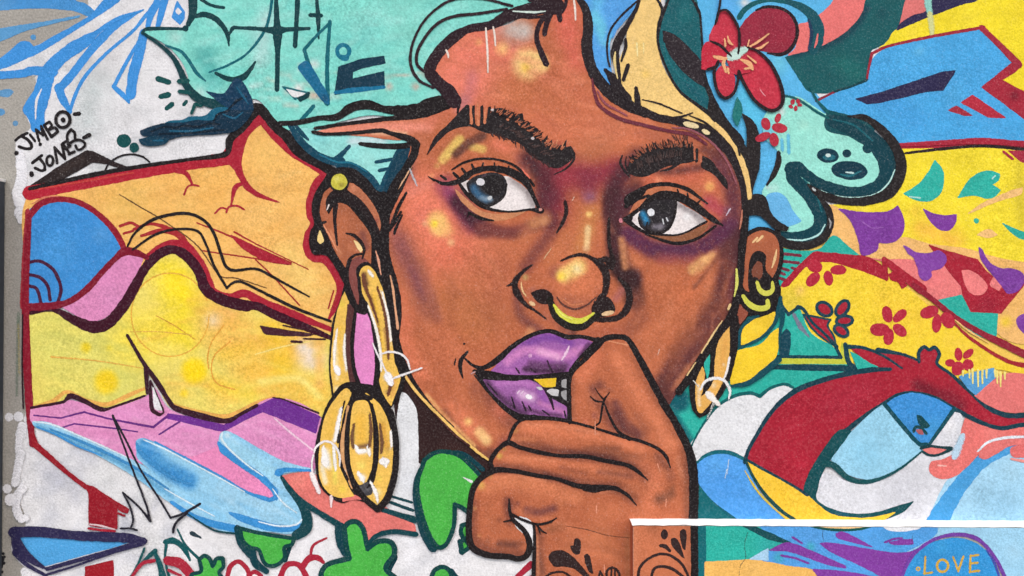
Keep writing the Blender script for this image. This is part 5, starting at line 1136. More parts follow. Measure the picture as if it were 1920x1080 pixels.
for pts, w in (([470,-30, 545,60, 570,200, 560,350, 590,500, 660,620, 760,725, 880,800, 1000,850],[24,56,74,80,80,84,84,80,66]), ([880,790, 1080,880, 1200,905, 1330,935, 1450,985, 1560,1060, 1640,1160, 1700,1290, 1735,1420, 1740,1560, 1740,1700],[60,56,50,60,80,90,70,56,50,40,40]), ([960,-20, 930,70, 870,180, 800,300, 770,400, 790,520, 800,640, 870,740],[16,26,34,60,60,40,44,50]), ([940,10, 830,110, 742,220, 712,330, 715,430, 730,500],12), ([700,530, 750,590, 790,680],[26,60,80]), ([868,495, 835,600],[26,28]), ([928,665, 938,740, 940,790],[24,42,44]), ([975,750, 1100,780, 1270,852],[3,10,8]), ([1170,890, 1260,880, 1350,850],[20,16,6]), ([850,300, 850,360, 820,460],[20,24,14]), ([1330,870, 1440,920, 1520,990],[4,14,20])): S(bh, HK, pts, w)
S(bh, (232,206,140), [772,400, 768,460, 778,540, 790,590],[10,20,12,6], soft=2); S(bh, (90,160,230), [900,70, 800,190, 755,290],[4,12,4], soft=2)
D(bh, (240,220,170), 1340, 940, 58, 17, 14); D(bh, (240,220,170), 1450, 992, 30, 14, 24)
for pts, w in (([600,600, 618,700, 660,800, 800,890, 1000,945, 1200,990, 1340,1012, 1450,1080],[8,22,24,26,26,24,26,20]),): S(bh, (112,48,62), pts, w, soft=3)
S(bh, (150,80,92), [640,690, 700,780, 860,870],[4,16,6], soft=4, a=.8); S(bh, (156,90,100), [1200,960, 1330,975, 1480,1060, 1600,1200, 1680,1380],[4,16,14,14,8], soft=4, a=.7)

# ---------------------------------------------------------------- headscarf bulb
fr(1340, 180, 3.6)
hs = P('mint_headscarf', wall, 'mint headscarf knot with dark teal outline and eye like dots')
F(hs, (12,60,70), [700,120, 920,150, 1060,230, 1200,360, 1240,480, 1200,600, 1080,690, 900,700, 760,670, 660,620, 760,780, 760,880, 690,970, 560,1000, 440,960, 420,860, 640,860, 640,700, 560,560, 900,600, 1100,540, 1100,420, 900,260])
F(hs, (156,232,216), [400,60, 460,20, 560,8, 660,70, 770,135, 920,170, 1060,270, 1150,380, 1190,480, 1160,580, 1050,650, 900,655, 760,620, 640,560, 640,640, 710,760, 710,870, 640,940, 500,950, 420,890, 350,770, 325,640, 420,520, 430,380, 380,330, 330,260, 330,150],
  [([350,200, 380,320],70,(110,204,232),.9), ([430,60, 450,110],40,(214,228,224),.9), ([400,620],60,(186,232,222),.7), ([700,240, 900,380],120,(162,234,218),.6), ([600,200],60,(176,234,214),.6), ([360,620],26,(216,218,226),.6)])
F(hs, (108,188,238), [348,680, 420,652, 480,690, 522,770, 582,845, 550,862, 460,882, 400,835, 360,770])
for x, y, h in ((452,300,60), (495,270,110)): S(hs, (104,196,228), [x,y, x+4,y+h],[20,24], soft=4, a=.85)
NT = (9,64,76)
F(hs, (14,80,88), [758,95, 900,130, 1000,150, 1080,220, 1010,320, 900,270, 750,225])
S(hs, NT, [800,170, 900,200, 1010,262, 1100,350, 1150,450, 1148,540, 1085,612, 960,645, 840,632, 720,592, 620,532, 560,485, 515,490],[90,110,110,100,96,86,72,60,60,62,66,80,84])
S(hs, NT, [515,490, 530,555, 590,620, 655,700, 702,790, 704,870, 650,925, 540,945, 430,930],[84,84,86,86,82,78,66,52,36])
D(hs, NT, 1030, 355, 32, 30)
S(hs, (20,100,112), [800,160, 940,200, 1060,300],[6,14,6], soft=5, a=.7); S(hs, (22,100,110), [600,560, 680,660, 720,780],[4,12,6], soft=5, a=.7); S(hs, (190,234,226), [680,625, 800,672, 940,688, 1080,665, 1170,590, 1212,500],[8,10,10,10,8,4], soft=2); S(hs, (180,228,224), [480,968, 600,972, 700,935, 742,870],[6,10,10,5], soft=2)
for x, y, rx, ry in ((762,403,72,46), (890,388,27,25), (908,503,120,60)): D(hs, (9,56,72), x, y, rx, ry, 5)
D(hs, (214,236,232), 765, 403, 17, 10); D(hs, (30,106,120), 770, 415, 40, 14, soft=3); D(hs, (214,236,232), 765, 403, 15, 9); S(hs, (36,110,122), [850,530, 910,540, 980,510],[4,14,4], soft=5, a=.8); S(hs, (200,230,228), [885,515, 930,520],[6,12], soft=2)
KB = (38,33,34)
for pts, w in (([900,138, 1010,148, 1120,225, 1210,330, 1255,450, 1240,560, 1165,660, 1030,708, 890,712, 780,690, 690,650, 630,600],[10,40,56,62,70,72,70,56,50,52,44,14]), ([700,680, 765,770, 778,870, 725,965, 620,1010, 500,1002, 430,965, 420,920],[20,44,44,52,52,54,60,40])): S(hs, KB, pts, w)
S(hs, (150,150,150), [770,830, 780,860, 775,890],[4,14,4], soft=2); D(hs, (200,206,206), 668, 632, 14, 5, 40)
S(hs, (10,92,96), [440,-10, 560,25, 690,110, 765,150],[10,14,16,14]); S(hs, (10,92,96), [640,-60, 690,30, 760,110],[10,14,20])
F(hs, KB, [215,240, 205,190, 180,120, 250,165, 290,245, 302,330, 296,480, 262,600, 245,690, 236,560, 205,455, 130,330, 60,235, -40,130, -40,20, 60,140, 140,260, 212,352])
F(hs, KB, [195,810, 195,730, 245,672, 310,668, 345,700, 372,785, 430,850, 495,888, 480,912, 400,895, 345,845, 290,805])
S(hs, KB, [430,385, 428,450, 400,525, 352,600],[26,38,36,12])
F(hs, (30,120,118), [148,10, 182,90, 150,205, 118,140])
F(hs, (246,206,130), [0,180, 60,235, 130,330, 190,430, 225,540, 244,690, 222,700, 210,600, 175,480, 130,370, 70,290, 0,215])
S(hs, KB, [150,340, 165,400],[4,12])
def bloom(lab, petals, frame):
    fr(*frame)
    q = P('red_flower', wall, lab)
    for x, y, rx, ry, rot in petals: c = P('petal', q); D(c, (186,46,66), x, y, rx, ry, rot)
bloom('small red flower on the mint headscarf', [(345,190,28,42,-20), (425,150,18,30,20), (437,217,50,30,8), (322,278,52,24,-24), (397,297,28,44,-10)], (1340,180,3.6))
bloom('tiny red flower beside the big flower petal', [(525,40,12,16,20), (562,38,10,14,-30), (512,72,14,9,20), (545,85,11,17,0), (572,62,14,9,0)], (1340,180,3.6))

# ---------------------------------------------------------------- big red flower
fr(1300, 0, 1745 / 420)
cu = P('dark_teal_arc', wall, 'dark teal arc curling round the big flower')
S(cu, (14,92,98), [358,135, 400,75, 480,25, 600,0, 740,15],[40,40,34,30,40])
S(cu, (16,84,96), [740,15, 850,60, 930,130, 965,220, 960,310, 935,390],[40,60,84,104,104,70])
S(cu, (238,122,118), [968,270, 958,330, 945,370],[8,18,6], soft=2); S(cu, (30,60,90), [900,160, 920,260, 900,380],[20,26,20], soft=3, a=.8)
bf = P('big_red_flower', wall, 'large dark red flower with black outline on the headscarf')
pet = [((206,56,76), [200,95, 250,85, 310,150, 350,235, 358,400, 300,450, 230,390, 125,312, 170,180], [([330,200],50,(168,44,64),.7)]),
       ((200,44,66), [70,380, 110,330, 180,350, 280,430, 230,480, 185,490, 130,545, 62,540], None),
       ((154,42,64), [350,260, 400,165, 480,92, 560,62, 660,66, 750,112, 800,190, 800,290, 750,380, 680,415, 580,405, 480,385, 400,400, 358,370], [([700,330],80,(160,42,62),.6), ([560,150],90,(146,40,62),.6)]),
       ((204,54,74), [330,560, 372,430, 430,380, 520,432, 600,520, 660,640, 692,740, 680,822, 620,858, 540,832, 470,760, 400,655], [([450,430],60,(170,44,66),.7), ([560,640],60,(196,52,74),.6)]),
       ((204,54,74), [168,620, 190,540, 245,515, 300,560, 318,640, 300,722, 240,752, 190,712], None)]
for c, pts, db in pet:
    q = P('petal', bf); F(q, c, pts, db or [(pts[:2], 40, c, .1)])
ctr = P('flower_centre', bf)
F(ctr, (196,50,70), [260,480, 340,420, 400,440, 440,560, 320,580])
SP(ctr, (190,226,214), [300,440, 350,410, 385,395],[50,56,40],1.0); SP(ctr, (206,236,226), [320,440],[46],1.0)
for pts, w in (([265,290, 275,330, 300,350],[8,22,12]), ([240,310, 245,360],[10,18]), ([580,270, 500,330, 440,365],[10,18,14]), ([575,335, 520,375, 480,385],[8,20,10]), ([160,445, 200,455, 250,460],[20,30,20]), ([250,560, 230,500, 240,470],[20,26,20]), ([270,570, 265,540],16), ([370,470, 430,500, 455,540],[16,40,20]), ([420,440, 480,490],[8,16]), ([400,540, 450,530],[16,20]), ([430,320, 420,360],[8,12])): S(ctr, (240,178,128), pts, w, soft=2, a=.95)
ol = P('flower_outline', bf)
for pts, w in (([170,190, 195,95],[12,16]), ([205,90, 255,85, 310,150, 348,230, 355,330, 345,420],[14,18,18,18,18,12]), ([130,325, 200,355, 260,410, 290,440],[10,20,18,8]), ([190,485, 170,525, 110,545],[20,24,18]), ([190,485, 160,560, 165,650, 195,730, 245,768, 300,740, 335,670, 348,570],[14,20,20,22,22,20,18,14]), ([490,80, 560,55, 660,60, 750,105, 802,190, 804,290, 755,385, 680,425, 580,415],[12,20,20,22,24,24,26,28,10]), ([420,375, 500,405, 590,490, 660,620, 692,740, 680,825, 615,865, 540,840, 460,770, 390,650, 350,560],[10,18,20,24,26,26,26,24,24,22,20])): S(ol, (38,26,32), pts, w)
S(ol, (90,190,226), [200,-20, 205,40, 190,85],[8,8,6]); S(ol, (38,30,36), [208,-20, 200,60, 180,170],[14,14,10])
S(bf, (232,150,160), [520,700, 540,730, 560,750],[2,5,2], soft=1.5)

# ---------------------------------------------------------------- left ear and earrings
fr(570, 300, 762 / 240)
er = P('ear', wall, 'brown ear with studs beside the orange field')
F(er, INK, [50,300, 66,210, 120,120, 170,60, 280,50, 370,110, 440,190, 490,200, 500,380, 510,560, 560,740, 580,900, 560,1090, 300,1000, 250,760, 140,570, 60,560, 36,500, 40,430, 66,380])
es = P('ear_skin', er)
F(es, (176,100,66), [105,340, 100,290, 120,205, 165,165, 200,180, 150,230, 132,290, 150,330, 185,270, 215,260, 260,275, 320,340, 385,430, 400,480, 398,620, 350,620, 270,580, 250,640, 190,545, 120,385], [([240,340, 220,450],60,(190,108,70),.8), ([350,440, 370,520],40,(130,72,64),.8), ([130,240],30,(196,120,84),.7), ([300,300],40,(160,90,64),.7), ([160,420, 220,560],16,(214,140,100),.7), ([270,520, 320,540],26,(206,124,84),.7)], res=4)
F(es, (186,112,78), [272,140, 300,145, 360,200, 420,280, 455,370, 452,430, 420,360, 370,290, 320,230, 262,175], [([300,170],30,(214,140,104),.8), ([430,360],30,(140,70,64),.7)], res=4)
F(es, (134,72,66), [275,640, 300,590, 350,580, 395,620, 330,640, 325,700, 330,780, 325,865, 300,800, 275,720], [([300,680],20,(150,84,72),.6)], res=4)
for pts, w in (([140,290, 150,235, 190,200, 250,210, 300,260],[12,24,40,50,50]), ([190,270, 185,340, 190,420, 200,505],[30,20,14,10]), ([250,200, 330,260, 390,340, 440,430],[40,46,44,30]), ([255,438, 300,450, 345,495, 360,540, 350,585],[8,18,18,14,8]), ([258,640, 275,590, 310,565, 350,560],[14,16,12,10]), ([95,380, 130,370],[16,12])): S(es, (36,26,28), pts, w)
F(es, (246,214,150), [300,480, 330,500, 350,535, 340,550, 318,520]); S(es, (226,160,130), [430,545, 445,600, 460,680],[4,14,5], soft=2); S(es, (230,170,130), [515,690, 530,760, 545,880, 560,1000],[5,12,10,14], soft=2); S(es, (240,226,220), [150,270, 140,295],[8,6]); S(es, (228,150,110), [120,390, 160,460, 200,540],[6,9,4], soft=2)
stn = P('ear_stud', er, 'round lime yellow stud at the top of the ear')
D(stn, (30,24,24), 212, 138, 58, 54); D(stn, (206,196,72), 212, 132, 45, 46, 0, [([200,115],26,(228,222,120),.9), ([225,150],24,(140,126,50),.8)], res=3)
st2 = P('ear_stud', er, 'dark drop stud on the ear edge')
D(st2, INK, 100, 480, 48, 62); F(st2, (246,216,140), [98,420, 112,455, 118,485, 100,498, 85,480, 90,445])
ea = P('earring', wall, 'large gold hoop earring of two long links with pink inside')
GO = (242,196,92)
fr(570, 300, 762 / 240)
F(ea, INK, [245,740, 215,850, 175,960, 160,1100, 155,1260, 180,1440, 220,1460, 330,1340, 500,1500, 580,1380, 600,1250, 560,1100, 540,960, 500,830, 440,680, 380,610, 320,640, 320,700, 360,850, 300,900])
lk = P('hoop_link', ea)
F(lk, GO, [250,775, 268,850, 255,940, 245,1050, 250,1200, 270,1340, 185,1400, 165,1250, 172,1100, 190,960, 215,860], [([230,860],40,(236,206,80),.8), ([190,1100, 200,1300],20,(250,230,180),.9), ([240,1100, 255,1250],16,(250,236,210),.8), ([215,1000],30,(244,196,70),.7), ([200,1240],26,(252,248,240),.95), ([200,1360],30,(250,236,200),.8)], res=4)
F(lk, (88,50,50), [262,860, 296,870, 290,960, 275,1060, 285,1220, 310,1330, 280,1340, 258,1200, 250,1060, 255,950])
F(lk, (230,140,200), [320,908, 375,905, 400,1000, 415,1120, 420,1240, 410,1340, 330,1340, 300,1240, 292,1120, 300,1000], [([380,980],40,(236,156,208),.6)])
F(lk, GO, [330,720, 345,650, 385,632, 430,680, 475,790, 500,920, 520,1050, 535,1150, 560,1260, 575,1300, 520,1460, 480,1400, 450,1300, 462,1200, 450,1080, 420,960, 380,860, 345,780],
  [([360,680, 375,740],26,(96,60,46),.95), ([400,680],18,(250,244,236),.95), ([420,800, 450,1000, 470,1150],20,(244,196,70),.9), ([400,800, 440,960, 460,1120],9,(110,66,50),.8), ([460,780, 495,960, 520,1100],10,(250,240,220),.9), ([480,1000, 505,1180],12,(150,100,70),.7), ([500,1290],40,(246,242,240),.98), ([540,1300, 530,1400],24,(222,164,84),.8), ([500,1380],24,(160,120,80),.8), ([380,850, 430,1000],10,(250,226,180),.8)], res=4)
for pts, w in (([250,770, 285,840, 330,890, 360,905],[16,26,40,30]), ([330,700, 340,800, 380,880, 420,990, 440,1100, 445,1240, 430,1340],[16,20,24,20,22,24,26]), ([310,890, 298,1000, 290,1120, 300,1240, 330,1340],[14,20,18,20,24]), ([500,800, 530,960, 550,1080, 555,1200, 590,1260],[10,20,26,26,16])): S(lk, INK, pts, w)
fr(570, 620, 762 / 240)
F(ea, INK, [250,310, 190,370, 140,440, 100,560, 70,700, 80,850, 100,920, 160,985, 230,1020, 300,1000, 400,1030, 440,1060, 500,1000, 545,880, 562,720, 545,560, 500,430, 420,340, 340,315])
F(ea, (228,122,114), [232,985, 300,975, 350,1000, 300,1000, 235,1012])
lk2 = P('drop_link', ea)
F(lk2, GO, [285,340, 240,350, 180,420, 135,500, 110,600, 98,700, 92,800, 105,890, 150,960, 220,990, 300,980, 255,900, 225,820, 205,720, 215,600, 240,480, 275,400],
  [([180,480, 150,620],40,(240,192,80),.8), ([220,470, 195,600, 180,660],14,(250,246,244),.95), ([130,720, 150,800],40,(248,246,240),.95), ([180,700, 190,900],26,(244,222,100),.9), ([110,800, 130,900],24,(246,238,214),.9), ([230,940],40,(244,214,84),.8), ([260,380],20,(244,206,110),.7)], res=4)
F(lk2, (214,160,110), [262,440, 250,520, 228,620, 222,740, 245,840, 290,940, 270,880, 248,780, 246,660, 258,540, 275,460], [([235,700],18,(250,200,150),.7), ([245,830],14,(246,240,236),.8)], res=4)
F(lk2, GO, [370,370, 410,400, 460,450, 500,540, 525,640, 528,760, 515,880, 480,980, 435,1035, 370,975, 340,930, 420,900, 440,760, 442,600, 420,470, 395,410],
  [([470,560, 490,680],30,(222,164,66),.9), ([485,780],34,(250,248,242),.98), ([440,960],40,(250,234,170),.9), ([450,880],30,(246,214,90),.8), ([450,600, 462,720],10,(130,90,60),.8), ([515,700],12,(250,240,220),.8), ([430,430],20,(240,196,90),.6), ([500,700],16,(140,100,50),.6)], res=4)
dr = P('drop_centre', ea)
F(dr, GO, [300,430, 340,415, 380,425, 405,520, 412,640, 405,800, 380,880, 350,930, 310,880, 282,780, 278,640, 285,520],
  [([340,520, 345,640],60,(236,184,70),.9), ([330,690, 390,680],26,(120,84,60),.9), ([295,600, 290,680],14,(110,76,60),.8), ([335,720, 385,715],22,(250,246,240),.98), ([345,800],44,(248,222,110),.95), ([350,870],36,(250,244,232),.95), ([395,600],12,(120,80,60),.8), ([400,780],10,(140,100,70),.7)], res=4)
F(dr, (74,72,76), [310,925, 345,915, 380,900, 420,920, 400,970, 350,970], [([380,940],20,(110,110,114),.8)], res=4)
for pts, w in (([290,345, 235,325, 190,375],[20,16,16]), ([300,350, 400,335, 470,400, 510,480],[40,30,24,34]), ([290,400, 340,385, 400,400],[26,28,20]), ([285,440, 262,540, 252,660, 262,800, 300,900, 360,990, 440,1060],[16,16,15,20,28,32,34]), ([405,440, 432,560, 440,680, 430,800, 405,900, 380,930],[18,17,17,19,19,8]), ([245,420, 215,540, 205,660],[8,10,12]), ([208,700, 225,800, 260,880],[8,16,18]), ([520,480, 545,600, 552,720, 540,860, 500,990, 450,1060],[30,30,32,38,40,30])): S(dr, INK, pts, w)
fr(570, 620, 762 / 240)
for pts, w in (([225,460, 205,560, 188,650],[6,22,10]), ([120,700, 130,780],[20,50]), ([180,690, 185,760, 192,820],[10,16,8]), ([310,690, 330,715, 360,712],[20,30,20]), ([385,690, 392,730],[16,16]), ([330,850, 350,880],[20,26]), ([478,770, 486,790],[26,26]), ([400,900, 430,960, 440,1010],[6,18,8]), ([518,600, 524,680],[6,10])): S(lk2 if pts[0] < 250 or pts[0] > 395 else dr, (250,247,242), pts, w, soft=6, a=.9)
for pts, w in (([300,560, 288,640, 296,690],[6,16,8]), ([395,500, 402,600, 392,680],[6,18,10]), ([455,560, 468,660, 462,720],[4,16,6])): S(dr, (116,80,54), pts, w, soft=7, a=.85)
fr(570, 300, 762 / 240)
for pts, w in (([200,1010, 185,1120, 182,1220],[4,14,8]), ([246,1040, 243,1140, 255,1240],[4,12,5]), ([470,790, 500,930, 520,1070],[4,14,6]), ([385,870, 430,1000, 458,1150, 462,1250],[4,12,12,6]), ([390,665, 410,690],[14,10])): S(lk, (252,246,236), pts, w, soft=5, a=.9)
for pts, w in (([355,690, 365,750, 400,840, 440,960],[18,22,10,4]), ([440,760, 480,900, 500,1050, 505,1180],[4,10,12,6]), ([520,1330, 505,1390],[20,10])): S(lk, (110,66,46), pts, w, soft=6, a=.85)
fr(570, 620, 762 / 240)
tw = P('white_scribble', wall, 'thin white marker scribble crossing the hoop and jaw')
tw2 = P('white_scribble', wall, 'thin white marker loop on the lower gold link')
for pts, w in (([412,75, 440,140, 470,200, 510,285],[4,9,9,8]), ([455,140, 510,125, 570,135, 615,170, 632,225],[6,11,11,10,8]), ([515,290, 580,265, 700,222],[8,12,8]), ([65,720, 75,690, 130,655, 185,680, 215,740, 215,800],[6,12,12,12,12,6]), ([60,740, 50,790, 60,900],[10,10,6])): S(tw if pts[0] > 300 else tw2, (240,236,236), pts, w, soft=2.5, a=.92)
SP(tw, (250,248,248), [505,275, 515,300],[34,30],1.0); SP(lk, (250,248,248), [200,232, 205,245],[28,22],1.0); SP(tw2, (240,232,232), [55,860, 90,950],[26,20],.8); SP(tw2, (240,220,220), [165,990, 165,1040],[16,10],.8); SP(lk2, (248,246,244), [480,775],[30],1.0)

# ---------------------------------------------------------------- right ear and its rings
fr(1280, 380, 1080 / 410)
e2r = P('ear', wall, 'brown ear with two lime rings below the headscarf')
F(e2r, INK, [275,200, 310,150, 390,122, 460,150, 490,210, 490,300, 470,380, 480,440, 460,530, 380,565, 320,560, 300,620, 262,680, 270,500, 278,300])
F(e2r, (176,98,66), [290,220, 320,170, 390,140, 450,165, 472,220, 465,310, 440,370, 410,330, 410,260, 370,235, 335,260, 320,330, 318,400, 325,440, 300,420, 288,330], [([380,180],50,(190,110,74),.8), ([300,330],24,(140,78,60),.7), ([450,230],26,(190,108,72),.7)], res=4)
F(e2r, (130,74,56), [340,340, 365,290, 385,300, 388,360, 360,390], res=4); F(e2r, (150,80,60), [275,500, 310,520, 318,550, 280,600, 268,560])
S(e2r, (238,196,140), [345,195, 365,175],[8,10], soft=1.5); S(e2r, (238,196,140), [365,192, 390,168],[8,12], soft=1.5); S(e2r, (236,196,140), [460,235, 452,280, 438,320],[6,12,5], soft=1.5)
er1 = P('ear_ring', e2r, 'upper lime ear ring')
S(er1, INK, [355,385, 370,430, 410,450, 440,440, 450,395],[34,44,46,44,36]); S(er1, (212,210,86), [365,395, 378,430, 410,448, 440,432, 440,395],[16,22,24,22,14])
er2 = P('ear_ring', e2r, 'lower lime ear ring')
S(er2, INK, [290,455, 320,505, 370,530, 420,525, 425,485],[40,50,52,48,36]); S(er2, (212,212,84), [296,462, 325,500, 370,522, 415,515, 416,485],[18,26,28,26,18])
yb = P('yellow_banana_shape', wall, 'yellow curved shapes with dark teal edges behind the ear')
F(yb, (246,206,52), [285,700, 290,640, 330,585, 390,565, 450,540, 462,560, 440,610, 390,660, 330,690], [([360,620],40,(250,216,70),.6)])
F(yb, (248,210,48), [235,895, 235,820, 262,740, 300,722, 380,700, 440,640, 470,620, 470,700, 450,770, 390,830, 330,875], [([380,760],60,(246,204,40),.6)])
for pts, w in (([278,715, 282,630, 330,575, 370,560],[12,14,18,10]), ([280,715, 340,690, 400,655, 450,595, 470,530, 480,470],[10,12,14,16,22,16]), ([478,480, 490,560, 478,640, 474,720],[18,22,14,6]), ([240,905, 320,890, 400,835, 470,775],[10,24,30,30])): S(yb, (12,76,88), pts, w)
ea2 = P('earring', wall, 'narrow gold hoop earring hanging at the far jaw')
F(ea2, INK, [225,570, 270,560, 268,700, 240,830, 200,930, 130,1030, 80,1060, 45,1010, 35,900, 80,800, 150,690])
F(ea2, (236,180,92), [225,600, 228,700, 218,790, 190,890, 140,980, 90,1035, 72,1025, 62,960, 66,880, 95,810, 105,850, 95,920, 85,960, 110,940, 150,880, 158,780, 175,690], [([210,680, 190,800],20,(226,164,80),.7), ([75,900, 80,1000],12,(248,226,190),.9), ([150,900],24,(246,222,180),.9), ([200,800],12,(250,240,220),.7)], res=4)
F(ea2, AQUA, [105,790, 130,745, 128,830, 118,870])
F(ea2, INK, [90,950, 130,880, 115,930])
S(ea2, (244,240,236), [228,765, 215,830, 200,870],[10,10,6], soft=2); S(ea2, (240,240,240), [85,920, 110,880, 160,865, 205,880, 230,925, 225,965],[10,14,14,14,14,6], soft=3, a=.85); SP(ea2, (246,240,232), [130,950, 170,990],[26,16],.9); S(ea2, (230,230,226), [50,878, 75,905],[3,4]); S(ea2, (230,230,226), [150,990, 120,1060],[16,8], soft=3, a=.5)
fr()
F(at_, (16,104,112), [1300,895, 1322,925, 1350,955, 1385,985, 1300,995])
jl = P('jaw_line', fc, 'black jaw contour with pale rim light')
fr(1280, 380, 1080 / 410)
S(jl, INK, [310,60, 300,150, 288,260, 278,380, 262,480, 238,560, 180,640, 110,740, 40,850, -20,930],[30,34,34,34,36,40,36,38,40,36])
for pts, w in (([262,330, 264,400, 252,460],[10,14,6]), ([230,505, 222,525],[12,10]), ([190,585, 140,660, 90,740],[5,8,6]), ([60,790, 20,850],[4,6]), ([290,40, 286,90, 278,130],[5,9,4])): S(jl, (234,200,140) if pts[0] < 250 else (222,220,110) if pts[0] < 280 else (190,120,96), pts, w, soft=1.5)

# ---------------------------------------------------------------- hand
fr(860, 620, 1127 / 480)
ha = P('hand', wall, 'brown hand with curled fingers held against the lips')
HS = (186,102,66)
F(ha, HS, [490,398, 490,195, 600,75, 640,48, 740,45, 770,85, 850,225, 940,365, 1005,510, 1025,600, 1028,1420, 330,1420, 330,930, 310,940, 300,985, 260,1000, 120,985, 60,960, 48,900, 52,760, 78,670, 130,625, 148,610, 146,570, 165,530, 215,490, 240,430, 270,395, 330,388],
 [ ([250,490, 440,535, 650,560, 790,605, 840,660],52,(118,64,50),.95), ([170,605, 340,630, 520,672, 700,690, 770,740],46,(120,66,52),.9), ([640,330, 700,430, 790,470],60,(118,64,54),.9), ([600,300],50,(130,72,56),.8), ([60,760, 60,900, 140,970, 270,980],46,(126,70,54),.8), ([220,760, 230,830],46,(116,62,50),.9), ([1000,520, 1015,700, 1010,1000],50,(134,76,56),.85), ([860,250, 960,420],34,(140,80,58),.75), ([350,900, 350,1080],50,(130,74,56),.8), ([500,210, 500,380],24,(140,80,58),.6), ([880,560, 930,640],40,(134,76,58),.7),
   ([290,425, 500,440, 680,475, 800,520],40,(220,128,88),.95), ([220,555, 420,578, 600,605, 720,640],26,(214,124,84),.9), ([130,690, 240,660, 400,690, 520,730],50,(214,126,84),.9), ([690,110, 770,240, 860,390, 930,500],50,(218,126,86),.95), ([600,120, 540,200],40,(214,122,84),.85), ([870,640, 840,760, 760,860],70,(208,118,80),.8), ([620,850, 560,980],90,(204,118,78),.7), ([130,830],40,(204,116,76),.7),
   ([700,120, 760,230, 850,380],70,(206,116,76),.3), ([620,110, 540,200],50,(206,112,76),.7), ([590,260, 620,240],40,(120,66,56),.95), ([660,260],24,(150,84,62),.8), ([690,320, 740,410, 790,450],34,(120,66,60),.95), ([780,380, 820,440],34,(160,90,64),.7), ([600,370],26,(150,84,76),.8), ([560,400],30,(206,112,84),.6), ([520,300],26,(200,112,74),.6), ([740,60],16,(232,152,116),.7), ([840,250, 920,380],16,(160,92,62),.7), ([560,180],18,(220,130,90),.6),
   ([300,440, 600,450, 750,490],40,(214,120,80),.85), ([250,440],20,(206,150,80),.8), ([700,520, 560,520, 800,560],26,(140,80,58),.85), ([230,470, 330,480],20,(216,130,84),.6), ([180,550],22,(226,186,84),.98), ([200,520],16,(176,140,70),.7), ([300,570, 600,600],30,(202,112,74),.7), ([620,620, 760,640],26,(140,80,62),.85), ([450,600, 560,630],20,(150,84,64),.6), ([230,600],20,(196,112,76),.6),
   ([100,680],30,(222,170,84),.95), ([140,640],20,(196,140,80),.8), ([70,780],14,(206,150,80),.6), ([90,900],14,(206,140,80),.6), ([215,740, 220,800],22,(128,70,56),.95), ([180,830],20,(140,78,58),.8), ([180,935, 260,940],30,(104,60,50),.95), ([130,920],26,(150,86,60),.7), ([280,930],20,(130,74,56),.6), ([260,760],20,(130,70,60),.8), ([300,790, 360,800, 420,780],32,(112,62,60),.95), ([360,700, 480,720],60,(206,118,78),.7), ([450,760],40,(190,110,72),.6), ([300,680],40,(204,118,76),.6),
   ([300,520, 560,545, 760,585, 820,640],22,(120,66,52),.75), ([200,590, 430,640, 600,672, 740,700],20,(132,74,56),.6), ([520,440, 720,452, 880,505],16,(140,80,58),.5), ([560,715, 700,705, 770,760],18,(140,80,58),.6), ([870,540, 925,610],18,(140,80,60),.6), ([760,110, 880,330, 1000,540],18,(150,84,58),.6), ([600,780, 700,800],60,(208,120,80),.6), ([880,740, 930,720],40,(126,76,56),.9), ([940,690],24,(140,84,60),.7), ([800,600, 860,640],60,(206,116,80),.7), ([960,560, 980,640],20,(206,130,96),.6), ([1000,640, 1005,800],16,(150,88,62),.7), ([400,870, 450,860],40,(156,92,62),.7), ([355,1000, 370,1060],24,(130,76,58),.8), ([345,900, 350,1080],8,(216,140,100),.8), ([620,920, 700,1000],90,(206,122,80),.6), ([740,900, 745,1080],20,(190,122,80),.6), ([560,860, 660,880],26,(186,106,70),.5), ([900,480],20,(206,120,84),.6), ([540,560, 700,600],20,(170,94,64),.5), ([120,760, 160,880],40,(176,98,64),.6), ([760,700, 840,900],50,(176,100,66),.45), ([500,900, 480,1060],60,(182,106,70),.5), ([460,535, 600,545, 720,575, 790,612],24,(96,52,46),.85), ([380,630, 520,668, 640,682],20,(104,56,48),.8), ([690,360, 730,430, 780,465],26,(98,52,50),.85), ([1008,560, 1018,700],22,(120,66,50),.7), ([300,560, 420,572],10,(226,136,96),.7), ([300,412, 480,425, 620,452],12,(232,140,100),.7), ([150,650, 260,636, 380,660],12,(226,136,94),.7)]
  + streaks(940,800,1300,1080,110,(164,92,60),(216,128,88),.35,(4,14),(20,80),(-5,40)) + streaks(1070,650,1280,830,40,(166,92,60),(216,126,86),.3,(4,12),(20,60),(40,80)),
  res=4.5)
F(ha, WHITE, [240,828, 275,818, 326,850, 326,950, 300,905, 255,862])
hl = P('finger_line', ha)
